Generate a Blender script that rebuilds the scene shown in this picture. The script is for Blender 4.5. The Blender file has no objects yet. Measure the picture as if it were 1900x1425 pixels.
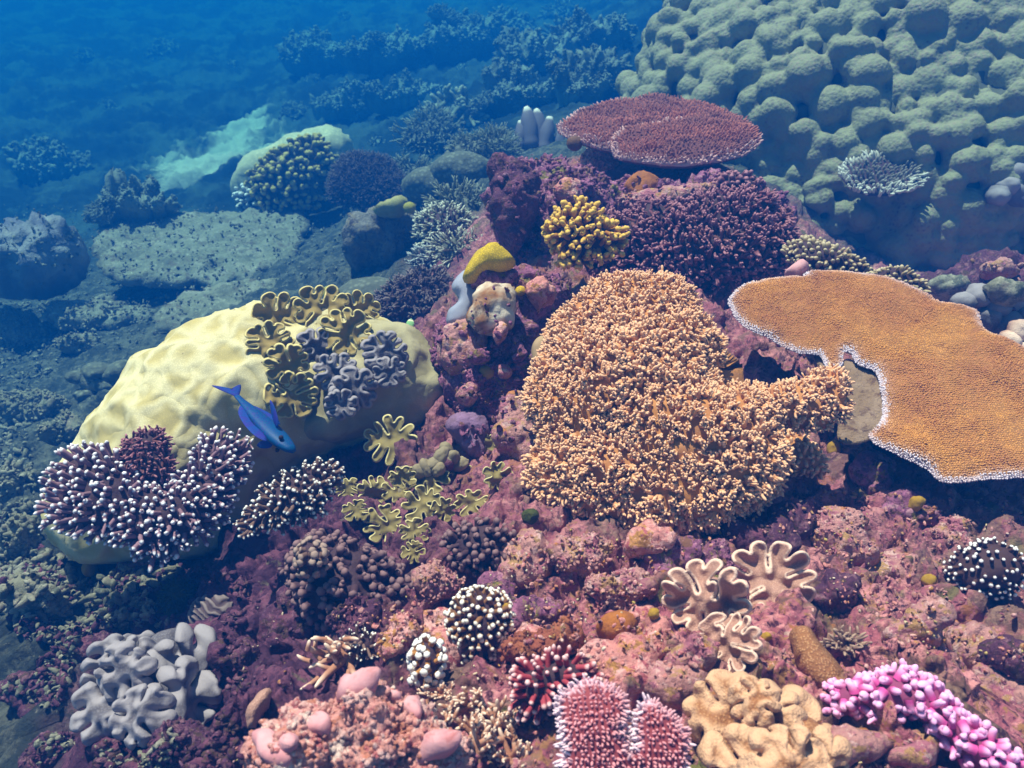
import bpy, bmesh, math
import numpy as np
from mathutils import Vector

# ------------------------------------------------------------------ camera, light, exposure
scene = bpy.context.scene
COL = scene.collection
CAM = np.array([0.0, 0.0, 2.0]); PITCH = math.radians(35.0); FOV = math.radians(65.0)
FPX = 950.0 / math.tan(FOV / 2)                   # focal length in pixels of the 1900 wide photograph
cd = bpy.data.cameras.new('camera'); cam = bpy.data.objects.new('camera', cd); COL.objects.link(cam)
cam.location = CAM; cam.rotation_euler = (math.pi / 2 - PITCH, 0, 0)
cd.sensor_fit = 'HORIZONTAL'; cd.angle = FOV; cd.clip_start = 0.02; cd.clip_end = 400
cd.dof.use_dof = True; cd.dof.focus_distance = 2.5; cd.dof.aperture_fstop = 4.5
scene.camera = cam

TO_SUN = np.array([-0.26, 0.30, 1.0]); TO_SUN /= np.linalg.norm(TO_SUN)
SUN_EL = math.asin(TO_SUN[2]); SUN_AZ = math.atan2(TO_SUN[0], TO_SUN[1])
ld = bpy.data.lights.new('sun', 'SUN'); ld.energy = 5.0; ld.angle = math.radians(0.5); ld.color = (1.0, 0.78, 0.69)
sun = bpy.data.objects.new('sun', ld); COL.objects.link(sun)
sun.rotation_euler = Vector(TO_SUN).to_track_quat('Z', 'Y').to_euler()

world = bpy.data.worlds.new('World'); scene.world = world; world.use_nodes = True
wn = world.node_tree; wn.nodes.clear()
sky = wn.nodes.new('ShaderNodeTexSky'); sky.sky_type = 'NISHITA'; sky.sun_disc = False
sky.sun_elevation = SUN_EL; sky.sun_rotation = SUN_AZ
bgn = wn.nodes.new('ShaderNodeBackground'); bgn.inputs['Strength'].default_value = 0.06
wo = wn.nodes.new('ShaderNodeOutputWorld')
wn.links.new(sky.outputs[0], bgn.inputs[0]); wn.links.new(bgn.outputs[0], wo.inputs[0])

scene.view_settings.view_transform = 'Standard'; scene.view_settings.look = 'None'
scene.view_settings.exposure = 0.72; scene.view_settings.gamma = 1.0
cy = scene.cycles
cy.max_bounces = 3; cy.diffuse_bounces = 1; cy.glossy_bounces = 1; cy.transmission_bounces = 2
cy.volume_bounces = 0; cy.transparent_max_bounces = 8; cy.caustics_reflective = False; cy.caustics_refractive = False
cy.use_denoising = True
try: cy.denoiser = 'OPENIMAGEDENOISE'
except Exception: pass

HAZE_DENSITY = 0.106
HAZE_COLOR = (0.003, 0.118, 0.56)
def build_haze():
    V = np.array([[x, y, z] for x in (-48, 48) for y in (-48, 48) for z in (-7.5, 2.35)], float)
    F = [(0, 1, 3, 2), (4, 6, 7, 5), (0, 4, 5, 1), (2, 3, 7, 6), (0, 2, 6, 4), (1, 5, 7, 3)]
    me = bpy.data.meshes.new('haze'); me.from_pydata(V.tolist(), [], F)
    o = bpy.data.objects.new('haze', me); COL.objects.link(o)
    m = bpy.data.materials.new('water_haze'); m.use_nodes = True; t = m.node_tree; t.nodes.clear()
    pv = t.nodes.new('ShaderNodeVolumePrincipled'); out = t.nodes.new('ShaderNodeOutputMaterial')
    pv.inputs['Color'].default_value = (*HAZE_COLOR, 1); pv.inputs['Density'].default_value = HAZE_DENSITY
    pv.inputs['Absorption Color'].default_value = (0.0, 0.5, 0.9, 1)
    pv.inputs['Anisotropy'].default_value = 0.0
    t.links.new(pv.outputs[0], out.inputs['Volume'])
    me.materials.append(m); o['kind'] = 'stuff'; o['label'] = 'blue water haze filling the whole reef view'; o['category'] = 'water'
build_haze()

# ------------------------------------------------------------------ geometry helpers
RNG = np.random.default_rng(7)
RT = np.array([1.0, 0, 0]); UP = np.array([0, math.sin(PITCH), math.cos(PITCH)]); FW = np.array([0, math.cos(PITCH), -math.sin(PITCH)])
def ray(u, v):
    u = np.asarray(u, float); v = np.asarray(v, float)
    return FW + ((u - 950) / FPX)[..., None] * RT + (-(v - 712.5) / FPX)[..., None] * UP
def P(u, v, d): return CAM + d * ray(u, v)
def project(V):
    q = V - CAM; d = q @ FW; d = np.where(d < 1e-3, 1e-3, d)
    return 950 + FPX * (q @ RT) / d, 712.5 - FPX * (q @ UP) / d, d
def unit(a): a = np.asarray(a, float); return a / np.maximum(np.linalg.norm(a, axis=-1, keepdims=True), 1e-9)

LAT = np.random.default_rng(3).uniform(-1, 1, (64, 64, 64))
def vnoise(p):
    i = np.floor(p).astype(int); f = p - i; f = f * f * f * (f * (f * 6 - 15) + 10); i &= 63; j = (i + 1) & 63
    x0, y0, z0 = i.T; x1, y1, z1 = j.T; fx, fy, fz = f.T
    a = LAT[x0, y0, z0] * (1 - fx) + LAT[x1, y0, z0] * fx; b = LAT[x0, y1, z0] * (1 - fx) + LAT[x1, y1, z0] * fx
    c = LAT[x0, y0, z1] * (1 - fx) + LAT[x1, y0, z1] * fx; d = LAT[x0, y1, z1] * (1 - fx) + LAT[x1, y1, z1] * fx
    return (a * (1 - fy) + b * fy) * (1 - fz) + (c * (1 - fy) + d * fy) * fz
def fbm(p, size, octs=4, gain=0.5, seed=0.0):
    q = p / size + seed * 7.31 + 100.0; s = 0; a = 1.0; t = 0
    for k in range(octs):
        s = s + a * vnoise(q); t += a; a *= gain; q = q * 2.03 + 13.7
    return s / t
JIT = np.random.default_rng(5).uniform(0, 1, (32, 32, 32, 3))
def worley(p, size, seed=0.0):
    q = p / size + seed * 3.17 + 50.0; i = np.floor(q).astype(int); best = np.full(len(q), 9.0); sec = best.copy()
    for dx in (-1, 0, 1):
        for dy in (-1, 0, 1):
            for dz in (-1, 0, 1):
                c = i + np.array([dx, dy, dz]); k = c & 31
                d = np.sum((c + JIT[k[:, 0], k[:, 1], k[:, 2]] - q) ** 2, axis=1)
                sec = np.minimum(sec, np.maximum(d, best)); best = np.minimum(best, d)
    return np.sqrt(best), np.sqrt(sec)

class MB:
    """collects quads and triangles, with a per-vertex 'tip' value, into one mesh"""
    def __init__(s): s.V = []; s.Q = []; s.T = []; s.A = []; s.n = 0
    def add(s, V, Q=None, T=None, A=None):
        V = np.asarray(V, float)
        if Q is not None and len(Q): s.Q.append(np.asarray(Q, int).reshape(-1, 4) + s.n)
        if T is not None and len(T): s.T.append(np.asarray(T, int).reshape(-1, 3) + s.n)
        s.V.append(V); s.A.append(np.zeros(len(V)) if A is None else np.broadcast_to(np.asarray(A, float), (len(V),))); s.n += len(V)
        return s
    def arrays(s):
        V = np.vstack(s.V); Q = np.vstack(s.Q) if s.Q else np.zeros((0, 4), int); T = np.vstack(s.T) if s.T else np.zeros((0, 3), int)
        return V, Q, T, np.concatenate(s.A)
    def build(s, name, mat, parent=None, loc=None, smooth=True):
        V, Q, T, A = s.arrays()
        loc = np.zeros(3) if loc is None else np.asarray(loc, float)
        base = loc if parent is None else np.array(parent['_loc'])
        me = bpy.data.meshes.new(name); me.vertices.add(len(V)); me.vertices.foreach_set('co', (V - base).astype(np.float32).ravel())
        li = np.concatenate([Q.ravel(), T.ravel()]).astype(np.int32); me.loops.add(len(li)); me.loops.foreach_set('vertex_index', li)
        ls = np.concatenate([np.arange(len(Q)) * 4, len(Q) * 4 + np.arange(len(T)) * 3]).astype(np.int32)
        me.polygons.add(len(ls)); me.polygons.foreach_set('loop_start', ls)
        me.polygons.foreach_set('use_smooth', np.full(len(ls), smooth, bool))
        at = me.attributes.new('tip', 'FLOAT', 'POINT'); at.data.foreach_set('value', A.astype(np.float32))
        me.update(calc_edges=True); me.materials.append(mat)
        o = bpy.data.objects.new(name, me); COL.objects.link(o)
        if parent is None: o.location = loc
        else: o.parent = parent
        return o
def tag(o, label, cat, group=None):
    o['label'] = label; o['category'] = cat
    if group: o['group'] = group
    return o
def thing(name, label, cat, loc, group=None):
    o = bpy.data.objects.new(name, None); COL.objects.link(o); o.location = loc; o.empty_display_size = 0.05
    o['_loc'] = [float(x) for x in loc]
    return tag(o, label, cat, group)
def structure(o): o['kind'] = 'structure'; return o
def finish():
    for o in bpy.data.objects:
        if '_loc' in o: del o['_loc']

def normals(V, Q, T):
    N = np.zeros_like(V)
    for F in (Q, T):
        if len(F) == 0: continue
        n = np.cross(V[F[:, 2]] - V[F[:, 0]], V[F[:, 3 if F.shape[1] == 4 else 1]] - V[F[:, 1 if F.shape[1] == 4 else 0]])
        if F.shape[1] == 3: n = -n
        for c in range(F.shape[1]):
            for k in range(3): N[:, k] += np.bincount(F[:, c], n[:, k], len(V))
    return unit(N)

def spline(pts, n=240, wob=0.0, wl=0.05, seed=1.0):
    p = np.asarray(pts, float); m = len(p); t = np.linspace(0, m, n, endpoint=False); i = np.floor(t).astype(int); f = (t - i)[:, None]
    a, b, c, d = p[(i - 1) % m], p[i % m], p[(i + 1) % m], p[(i + 2) % m]
    r = 0.5 * (2 * b + (c - a) * f + (2 * a - 5 * b + 4 * c - d) * f ** 2 + (3 * b - a - 3 * c + d) * f ** 3)
    if wob:
        q = np.c_[r, np.zeros(n)]; r = r + wob * np.c_[fbm(q, wl, 3, .6, seed), fbm(q, wl, 3, .6, seed + 5)]
    return r
def sdf2(p, poly):
    a = poly; b = np.roll(poly, -1, 0); out = np.full(len(p), 1e9); near = np.zeros_like(p); ins = np.zeros(len(p), bool)
    for k in range(len(a)):
        e = b[k] - a[k]; w = p - a[k]; t = np.clip((w @ e) / max(e @ e, 1e-12), 0, 1); q = a[k] + t[:, None] * e
        d = np.sum((p - q) ** 2, 1); m = d < out; out[m] = d[m]; near[m] = q[m]
        if e[1] != 0:
            c = ((a[k][1] <= p[:, 1]) != (b[k][1] <= p[:, 1])) & (p[:, 0] < a[k][0] + (p[:, 1] - a[k][1]) * e[0] / e[1]); ins ^= c
    return np.sqrt(out) * np.where(ins, 1, -1), near

class Frame:
    """a growing plane: through pixel (u, v) at depth d, facing between straight up (0) and the viewer (1)"""
    def __init__(s, u, v, d, face=0.5, lean=0.0, o=None, n=None):
        s.o = P(u, v, d) if o is None else np.asarray(o, float)
        c = unit(CAM - s.o)
        s.n = unit((1 - face) * np.array([0, 0, 1.0]) + face * c + lean * RT) if n is None else unit(n)
        s.x = unit(RT - (RT @ s.n) * s.n); s.y = np.cross(s.n, s.x)
    def from_px(s, pts):
        p = np.asarray(pts, float); r = ray(p[:, 0], p[:, 1]); t = ((s.o - CAM) @ s.n) / (r @ s.n); q = CAM + t[:, None] * r - s.o
        return np.c_[q @ s.x, q @ s.y]
    def to3(s, xy, h=0.0): return s.o + xy[:, :1] * s.x + xy[:, 1:2] * s.y + np.asarray(h).reshape(-1, 1) * s.n

def jacobi(phi, mask, it, h):
    for _ in range(it):
        q = 0.25 * (np.roll(phi, 1, 0) + np.roll(phi, -1, 0) + np.roll(phi, 1, 1) + np.roll(phi, -1, 1) + h * h); phi = np.where(mask, q, 0)
    return phi
class Puff:
    """a solid lump raised over a closed outline: dome height H above the frame's plane, depth 'back' below it"""
    def __init__(s, fr, poly, res, H, back=0.05, power=0.5, disp=None):
        lo = poly.min(0) - 2 * res; hi = poly.max(0) + 2 * res; nx, ny = (np.ceil((hi - lo) / res)).astype(int) + 1
        gx = lo[0] + np.arange(nx) * res; gy = lo[1] + np.arange(ny) * res; X, Y = np.meshgrid(gx, gy, indexing='ij')
        p = np.c_[X.ravel(), Y.ravel()]; sd, near = sdf2(p, poly); mask = (sd > 0).reshape(nx, ny)
        k = max(1, int(max(nx, ny) / 44)); cm = mask[::k, ::k]; c = jacobi(np.zeros(cm.shape), cm, 1500, res * k)
        ix = np.minimum(np.arange(nx) / k, cm.shape[0] - 1.001); iy = np.minimum(np.arange(ny) / k, cm.shape[1] - 1.001)
        i0 = ix.astype(int); j0 = iy.astype(int); i1 = np.minimum(i0 + 1, cm.shape[0] - 1); j1 = np.minimum(j0 + 1, cm.shape[1] - 1); fx = (ix - i0)[:, None]; fy = (iy - j0)[None]
        phi = (c[i0][:, j0] * (1 - fx) * (1 - fy) + c[i1][:, j0] * fx * (1 - fy) + c[i0][:, j1] * (1 - fx) * fy + c[i1][:, j1] * fx * fy)
        phi = jacobi(np.where(mask, np.maximum(phi, 1e-7), 0), mask, 40 if k > 1 else 10, res); s.phi_max = phi.max(); phi = phi / phi.max()
        cell = mask[:-1, :-1] & mask[1:, :-1] & mask[:-1, 1:] & mask[1:, 1:]
        I, J = np.nonzero(cell); idx = np.arange(nx * ny).reshape(nx, ny)
        Q = np.c_[idx[I, J], idx[I + 1, J], idx[I + 1, J + 1], idx[I, J + 1]]
        used = np.unique(Q); re = np.full(nx * ny, -1); re[used] = np.arange(len(used)); Q = re[Q]
        cnt = np.bincount(Q.ravel(), minlength=len(used)); bd = cnt < 4
        xy = p[used].copy(); f = phi.ravel()[used].copy(); d = sd[used].copy()
        xy[bd] = near[used][bd]; f[bd] = 0; d[bd] = 0
        s.fr, s.xy, s.f, s.sd, s.Q, s.bd, s.poly = fr, xy, f, d, Q, bd, poly
        top = fr.to3(xy, H * f ** power)
        if disp is not None:
            n0 = normals(top, Q, np.zeros((0, 3), int)); top = top + n0 * (np.asarray(disp(top)) * np.minimum(1, d / (res * 2.5) + .25))[:, None]
        s.top = top; s.N = normals(top, Q, np.zeros((0, 3), int))
        inn = np.nonzero(~bd)[0]; m = np.full(len(xy), -1); m[inn] = len(xy) + np.arange(len(inn)); m[bd] = np.nonzero(bd)[0]
        bot = top[inn] * 0 + fr.to3(xy[inn], -back * f[inn] ** 0.35)
        s.V = np.vstack([top, bot]); s.F = np.vstack([Q, m[Q][:, ::-1]])
    def add(s, mb, A=None):
        a = np.zeros(len(s.V))
        if A is not None: a[:len(s.top)] = A
        mb.add(s.V, s.F, None, a); return mb

def scatter(V, Q, N, sp, rng, keep=None, over=8):
    """roughly even random points on a surface, about sp apart -> points, normals, vertex index"""
    a = np.linalg.norm(np.cross(V[Q[:, 2]] - V[Q[:, 0]], V[Q[:, 3]] - V[Q[:, 1]]), axis=1) / 2
    if keep is not None: a = a * keep[Q].min(1)
    n = int(a.sum() / sp ** 2 * over) + 8; k = rng.choice(len(Q), n, p=a / a.sum()); w = rng.uniform(0, 1, (n, 2)); f = Q[k]
    p = (V[f[:, 0]] * ((1 - w[:, :1]) * (1 - w[:, 1:])) + V[f[:, 1]] * (w[:, :1] * (1 - w[:, 1:])) + V[f[:, 2]] * (w[:, :1] * w[:, 1:]) + V[f[:, 3]] * ((1 - w[:, :1]) * w[:, 1:]))
    off = rng.uniform(0, 1, 3) * sp; c = np.floor((p + off) / sp).astype(np.int64); key = c[:, 0] * 73856093 ^ c[:, 1] * 19349663 ^ c[:, 2] * 83492791
    ctr = np.sum(((p + off) / sp - c - .5) ** 2, 1); o = np.argsort(ctr); _, i = np.unique(key[o], return_index=True); i = o[i]
    i = i[ctr[i] < 0.45]
    return p[i], N[f[i, 0]], f[i, 0]

def fingers(B, D, L, R, seg=6, ts=(0, .4, .75, .93), rs=(1, .95, .82, .5), bend=0.15, rng=RNG):
    """many tapering round-ended fingers at once -> verts, quads, tris, t along each"""
    n = len(B); D = unit(D); L = np.broadcast_to(L, (n,)); R = np.broadcast_to(R, (n,))
    a = np.where(np.abs(D[:, 2:3]) > .9, np.array([1.0, 0, 0]), np.array([0, 0, 1.0])); X = unit(np.cross(D, a)); Y = np.cross(D, X)
    bd = rng.normal(0, bend, (n, 2)); ang = np.arange(seg) / seg * 2 * np.pi + rng.uniform(0, 6, n)[:, None]
    rings = []; A = []
    for t, r in zip(ts, rs):
        c = B + D * (L * t)[:, None] + (X * bd[:, :1] + Y * bd[:, 1:]) * (L * t * t)[:, None]
        rr = (R * r)[:, None, None]
        rings.append(c[:, None] + rr * (np.cos(ang)[..., None] * X[:, None] + np.sin(ang)[..., None] * Y[:, None])); A.append(np.full((n, seg), t))
    ap = B + D * L[:, None] + (X * bd[:, :1] + Y * bd[:, 1:]) * L[:, None]
    V = np.concatenate(rings + [ap[:, None]], 1); A = np.concatenate(A + [np.ones((n, 1))], 1); m = V.shape[1]; nr = len(ts)
    k = np.arange(seg); k2 = (k + 1) % seg
    q = np.concatenate([np.c_[r * seg + k, r * seg + k2, (r + 1) * seg + k2, (r + 1) * seg + k] for r in range(nr - 1)])
    t_ = np.c_[(nr - 1) * seg + k, (nr - 1) * seg + k2, np.full(seg, nr * seg)]
    off = np.arange(n)[:, None, None] * m
    return V.reshape(-1, 3), (q[None] + off).reshape(-1, 4), (t_[None] + off).reshape(-1, 3), A.ravel()

def tube(pts, rad, seg=8, cap=True):
    """one smooth tube along points -> V, Q, T, t"""
    p = np.asarray(pts, float); r = np.broadcast_to(np.asarray(rad, float), (len(p),)); n = len(p); d = unit(np.gradient(p, axis=0))
    ref = np.array([0.31, 0.17, 0.93]); X = unit(np.cross(d, ref)); Y = np.cross(d, X); a = np.arange(seg) / seg * 2 * np.pi
    V = (p[:, None] + r[:, None, None] * (np.cos(a)[None, :, None] * X[:, None] + np.sin(a)[None, :, None] * Y[:, None])).reshape(-1, 3)
    k = np.arange(seg); k2 = (k + 1) % seg; Q = np.concatenate([np.c_[i * seg + k, i * seg + k2, (i + 1) * seg + k2, (i + 1) * seg + k] for i in range(n - 1)])
    A = np.repeat(np.linspace(0, 1, n), seg)
    V = np.vstack([V, p[0] - d[0] * r[0] * .5, p[-1] + d[-1] * r[-1] * .6]); A = np.r_[A, 0, 1]
    T = np.vstack([np.c_[k2, k, np.full(seg, n * seg)], np.c_[(n - 1) * seg + k, (n - 1) * seg + k2, np.full(seg, n * seg + 1)]])
    return V, Q, T, A

def ico(sub):
    b = bmesh.new(); bmesh.ops.create_icosphere(b, subdivisions=sub, radius=1); b.verts.ensure_lookup_table()
    V = np.array([v.co[:] for v in b.verts]); T = np.array([[v.index for v in f.verts] for f in b.faces]); b.free(); return V, T
ICO = {k: ico(k) for k in (2, 3, 4, 5)}
def blobs(C, D, R, stretch, sub=3, amp=0.12, size=0.6, seed=0.0):
    """rounded lobes at C, long axis D, radius R"""
    U, T = ICO[sub]; n = len(C); D = unit(D); a = np.where(np.abs(D[:, 2:3]) > .9, np.array([1.0, 0, 0]), np.array([0, 0, 1.0])); X = unit(np.cross(D, a)); Y = np.cross(D, X)
    S = np.broadcast_to(stretch, (n,)); R = np.broadcast_to(R, (n,))
    L = U[None] * np.ones((n, 1, 1)); q = (U[None] + np.arange(n)[:, None, None] * 2.7).reshape(-1, 3)
    L = L * (1 + amp * fbm(q, size * 1.6, 2, .5, seed)).reshape(n, -1, 1)
    V = C[:, None] + R[:, None, None] * (L[..., :1] * X[:, None] + L[..., 1:2] * Y[:, None] + L[..., 2:] * S[:, None, None] * D[:, None])
    return V.reshape(-1, 3), (T[None] + (np.arange(n) * len(U))[:, None, None]).reshape(-1, 3), np.tile((U[:, 2] + 1) / 2, n)

# ------------------------------------------------------------------ materials
class NT:
    def __init__(s, name):
        s.m = bpy.data.materials.new(name); s.m.use_nodes = True; s.t = s.m.node_tree
        s.b = s.t.nodes['Principled BSDF']; s.co = s.n('ShaderNodeTexCoord').outputs['Object']
    def n(s, k, **kw):
        x = s.t.nodes.new(k)
        for a, v in kw.items(): setattr(x, a, v)
        return x
    def set(s, sock, v):
        if isinstance(v, bpy.types.NodeSocket): s.t.links.new(v, sock)
        elif isinstance(v, (tuple, list)): sock.default_value = (*v, 1) if len(v) == 3 and sock.type == 'RGBA' else v
        else: sock.default_value = v
    def noise(s, scale, det=4, rough=.6, dist=0.0, off=None):
        x = s.n('ShaderNodeTexNoise'); v = s.co
        if off:
            a = s.n('ShaderNodeVectorMath', operation='ADD'); s.set(a.inputs[0], v); a.inputs[1].default_value = (off, off * .7, off * 1.3); v = a.outputs[0]
        s.set(x.inputs['Vector'], v); x.inputs['Scale'].default_value = scale; x.inputs['Detail'].default_value = det; x.inputs['Roughness'].default_value = rough; x.inputs['Distortion'].default_value = dist
        return x.outputs['Fac']
    def voro(s, scale, feat='F1', rnd=1.0):
        x = s.n('ShaderNodeTexVoronoi', feature=feat); s.set(x.inputs['Vector'], s.co); x.inputs['Scale'].default_value = scale; x.inputs['Randomness'].default_value = rnd
        return x.outputs['Distance']
    def step(s, f, a, b):
        x = s.n('ShaderNodeMapRange'); x.interpolation_type = 'SMOOTHSTEP'; s.set(x.inputs[0], f); x.inputs[1].default_value = a; x.inputs[2].default_value = b; return x.outputs[0]
    def mix(s, f, a, b, mode='MIX'):
        x = s.n('ShaderNodeMix', data_type='RGBA', blend_type=mode); s.set(x.inputs[0], f); s.set(x.inputs[6], a); s.set(x.inputs[7], b); return x.outputs[2]
    def math(s, op, a, b=0.0):
        x = s.n('ShaderNodeMath', operation=op); s.set(x.inputs[0], a); s.set(x.inputs[1], b); return x.outputs[0]
    def attr(s, name='tip'):
        x = s.n('ShaderNodeAttribute', attribute_name=name); return x.outputs['Fac']
    def bump(s, h, strength, dist):
        x = s.n('ShaderNodeBump'); s.set(x.inputs['Height'], h); x.inputs['Strength'].default_value = strength; x.inputs['Distance'].default_value = dist
        s.t.links.new(x.outputs[0], s.b.inputs['Normal'])
    def done(s, col, rough=.75, spec=.25):
        s.set(s.b.inputs['Base Color'], col); s.b.inputs['Roughness'].default_value = rough; s.b.inputs['Specular IOR Level'].default_value = spec; return s.m
MATS = {}
def coral(name, base, tip=None, t0=.6, t1=1.0, var=None, vs=9, vary=.35, grain=0, gcol=None, bump=.5, bs=60, bd=.004, spots=None, mottled=None):
    """living coral: pigment base -> growing tip, slow colour drift, fine grain of polyps"""
    if name in MATS: return MATS[name]
    s = NT(name); c = base
    if var: c = s.mix(s.step(s.noise(vs, 3), .38, .64), base, var)
    if mottled: c = s.mix(s.step(s.noise(mottled[1], 4, .7, .6, 3.1), .52, .66), c, mottled[0])
    if grain: c = s.mix(s.step(s.voro(grain), .1, .6), c, gcol or tuple(x * .55 for x in base))
    c = s.mix(s.math('MULTIPLY', s.noise(vs * 4.7, 3, .7, 0, 9.0), vary), c, tuple(x * .35 for x in base))
    if tip is not None: c = s.mix(s.step(s.attr(), t0, t1), c, tip)
    if spots: c = s.mix(s.step(s.voro(spots[1]), spots[2], spots[2] * .75), c, spots[0])
    if bump:
        h = s.noise(bs, 4, .65)
        if grain: h = s.math('SUBTRACT', h, s.math('MULTIPLY', s.voro(grain), .8))
        s.bump(h, bump, bd)
    MATS[name] = s.done(c); return MATS[name]
def crust(name, cols, scale=7, dark=(.03, .016, .03), bump=.9, bd=.012, off=0.0, dk=.5):
    """reef rock overgrown by patches of coralline algae, turf and sponge"""
    if name in MATS: return MATS[name]
    s = NT(name); c = cols[0]; a = (1, 2.1, 3.7, 1.6, 5.3, 2.7)
    for i, k in enumerate(cols[1:]):
        c = s.mix(s.step(s.noise(scale * a[i], 5, .7, .5, 2.3 * (i + 1) + off), .5 + .022 * i, .57 + .022 * i), c, k)
    c = s.mix(s.step(s.noise(scale * 6, 5, .75, .3, 17 + off), .62 - .16 * dk, .70), c, dark)
    c = s.mix(s.step(s.noise(scale * 11, 3, .7, 0, 31 + off), .58, .72), c, tuple(min(1, x * 1.7 + .05) for x in cols[0]))
    h = s.math('ADD', s.noise(scale * 5, 6, .75), s.math('MULTIPLY', s.voro(scale * 7), -.5)); s.bump(h, bump, bd)
    MATS[name] = s.done(c, .85, .2); return MATS[name]

def boulder_skin(name, cell, ridge, grain=240):
    """massive coral: a net of pale low ridges round shallow duller hollows, with fine pores and a few scars"""
    if name in MATS: return MATS[name]
    s = NT(name); d = s.n('ShaderNodeTexNoise'); s.set(d.inputs['Vector'], s.co); d.inputs['Scale'].default_value = 5; d.inputs['Detail'].default_value = 3
    a = s.n('ShaderNodeVectorMath', operation='MULTIPLY_ADD'); s.set(a.inputs[0], d.outputs['Color']); a.inputs[1].default_value = (.16, .16, .16); s.set(a.inputs[2], s.co)
    v = s.n('ShaderNodeTexVoronoi', feature='DISTANCE_TO_EDGE'); s.set(v.inputs['Vector'], a.outputs[0]); v.inputs['Scale'].default_value = 10.5; e = v.outputs['Distance']
    c = s.mix(s.step(e, .0, .34), ridge, cell); c = s.mix(s.math('MULTIPLY', s.step(s.noise(2.2, 4), .42, .62), .6), c, tuple(x * .72 for x in cell))
    c = s.mix(s.math('MULTIPLY', s.step(s.voro(grain), .15, .55), .35), c, tuple(x * .6 for x in cell)); c = s.mix(s.step(s.voro(11), .055, .04), c, (.16, .10, .07)); c = s.mix(s.step(s.noise(17, 4, .7, 0, 5), .68, .74), c, tuple(min(1, x * 1.1) for x in ridge))
    h = s.math('ADD', s.math('MULTIPLY', s.step(e, .0, .35), -1.6), s.math('MULTIPLY', s.noise(90, 4, .7), .18)); s.bump(h, .38, .009); MATS[name] = s.done(c, .8, .2); return MATS[name]

M_PURPLE = crust('purple_coralline_rock', [(.26, .09, .17), (.42, .15, .27), (.22, .10, .06), (.52, .26, .32), (.26, .21, .04)], 9, (.022, .010, .024), dk=.9)  # large dark share: shaded holes painted in as near-black blotches
M_DARK = crust('shade_darkened_rock', [(.10, .035, .07), (.18, .06, .10), (.09, .05, .035), (.25, .12, .15)], 10, (.015, .008, .02))  # dimmed copy of the purple rock, with shade put into its colour
M_PINK = crust('pink_coralline_rock', [(.70, .28, .25), (.84, .45, .42), (.54, .25, .07), (.48, .13, .15), (.86, .58, .50)], 11, (.10, .03, .04), dk=.3)
M_SALMON = crust('salmon_crust_rock', [(.72, .34, .30), (.80, .50, .46), (.62, .24, .16), (.50, .15, .15), (.86, .66, .58)], 13, (.20, .05, .05), dk=.15)
M_TAN = crust('tan_coralline_rock', [(.54, .26, .24), (.44, .15, .20), (.48, .27, .11), (.68, .42, .39), (.52, .20, .06)], 11, (.06, .03, .035), dk=.35)
M_TEAL = crust('pale_turf_rock', [(.22, .21, .15), (.33, .31, .24), (.12, .13, .10), (.26, .22, .17)], 5, (.05, .055, .05), dk=.35)
M_FAR = crust('far_reef_rock', [(.10, .12, .10), (.20, .21, .17), (.05, .06, .06)], 1.6, (.02, .025, .03), bd=.05, dk=.5)
M_SLAB = crust('dead_slab_rock', [(.21, .21, .16), (.16, .16, .12), (.27, .26, .21), (.13, .11, .09)], 3.2, (.13, .13, .10), bump=.8, bd=.02, dk=.15)

# ------------------------------------------------------------------ what is already standing: lookup of the nearest surface along a sight line
ZB = 9; ZG = {}
_zd = np.full((2100 // ZB + 40, 1700 // ZB + 40), 1e9); _zp = np.zeros(_zd.shape + (3,)); _zn = np.zeros(_zd.shape + (3,)); _zk = np.zeros(_zd.shape, bool)
def register(V, N, ground=False):
    u, v, d = project(V); i = np.floor(u / ZB).astype(int) + 14; j = np.floor(v / ZB).astype(int) + 14
    m = (d > .2) & (i >= 0) & (j >= 0) & (i < _zd.shape[0]) & (j < _zd.shape[1]) & (np.sum((CAM - V) * N, 1) > 0)
    V, N, d, i, j = V[m], N[m], d[m], i[m], j[m]; o = np.argsort(-d); i, j, d, V, N = i[o], j[o], d[o], V[o], N[o]
    b = d < _zd[i, j]; i, j, d, V, N = i[b], j[b], d[b], V[b], N[b]
    _zd[i, j] = d; _zp[i, j] = V; _zn[i, j] = N; _zk[i, j] = ground
def surf(u, v):
    i = int(u // ZB) + 14; j = int(v // ZB) + 14
    for r in range(0, 6):
        s = _zd[i - r:i + r + 1, j - r:j + r + 1]
        if s.min() < 1e8:
            k = np.unravel_index(np.argmin(s), s.shape); a = (i - r + k[0], j - r + k[1]); d = _zd[a]
            return P(u, v, d), unit(_zn[i - r:i + r + 1, j - r:j + r + 1][s < 1e8].mean(0)), d
    raise ValueError((u, v))

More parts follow.
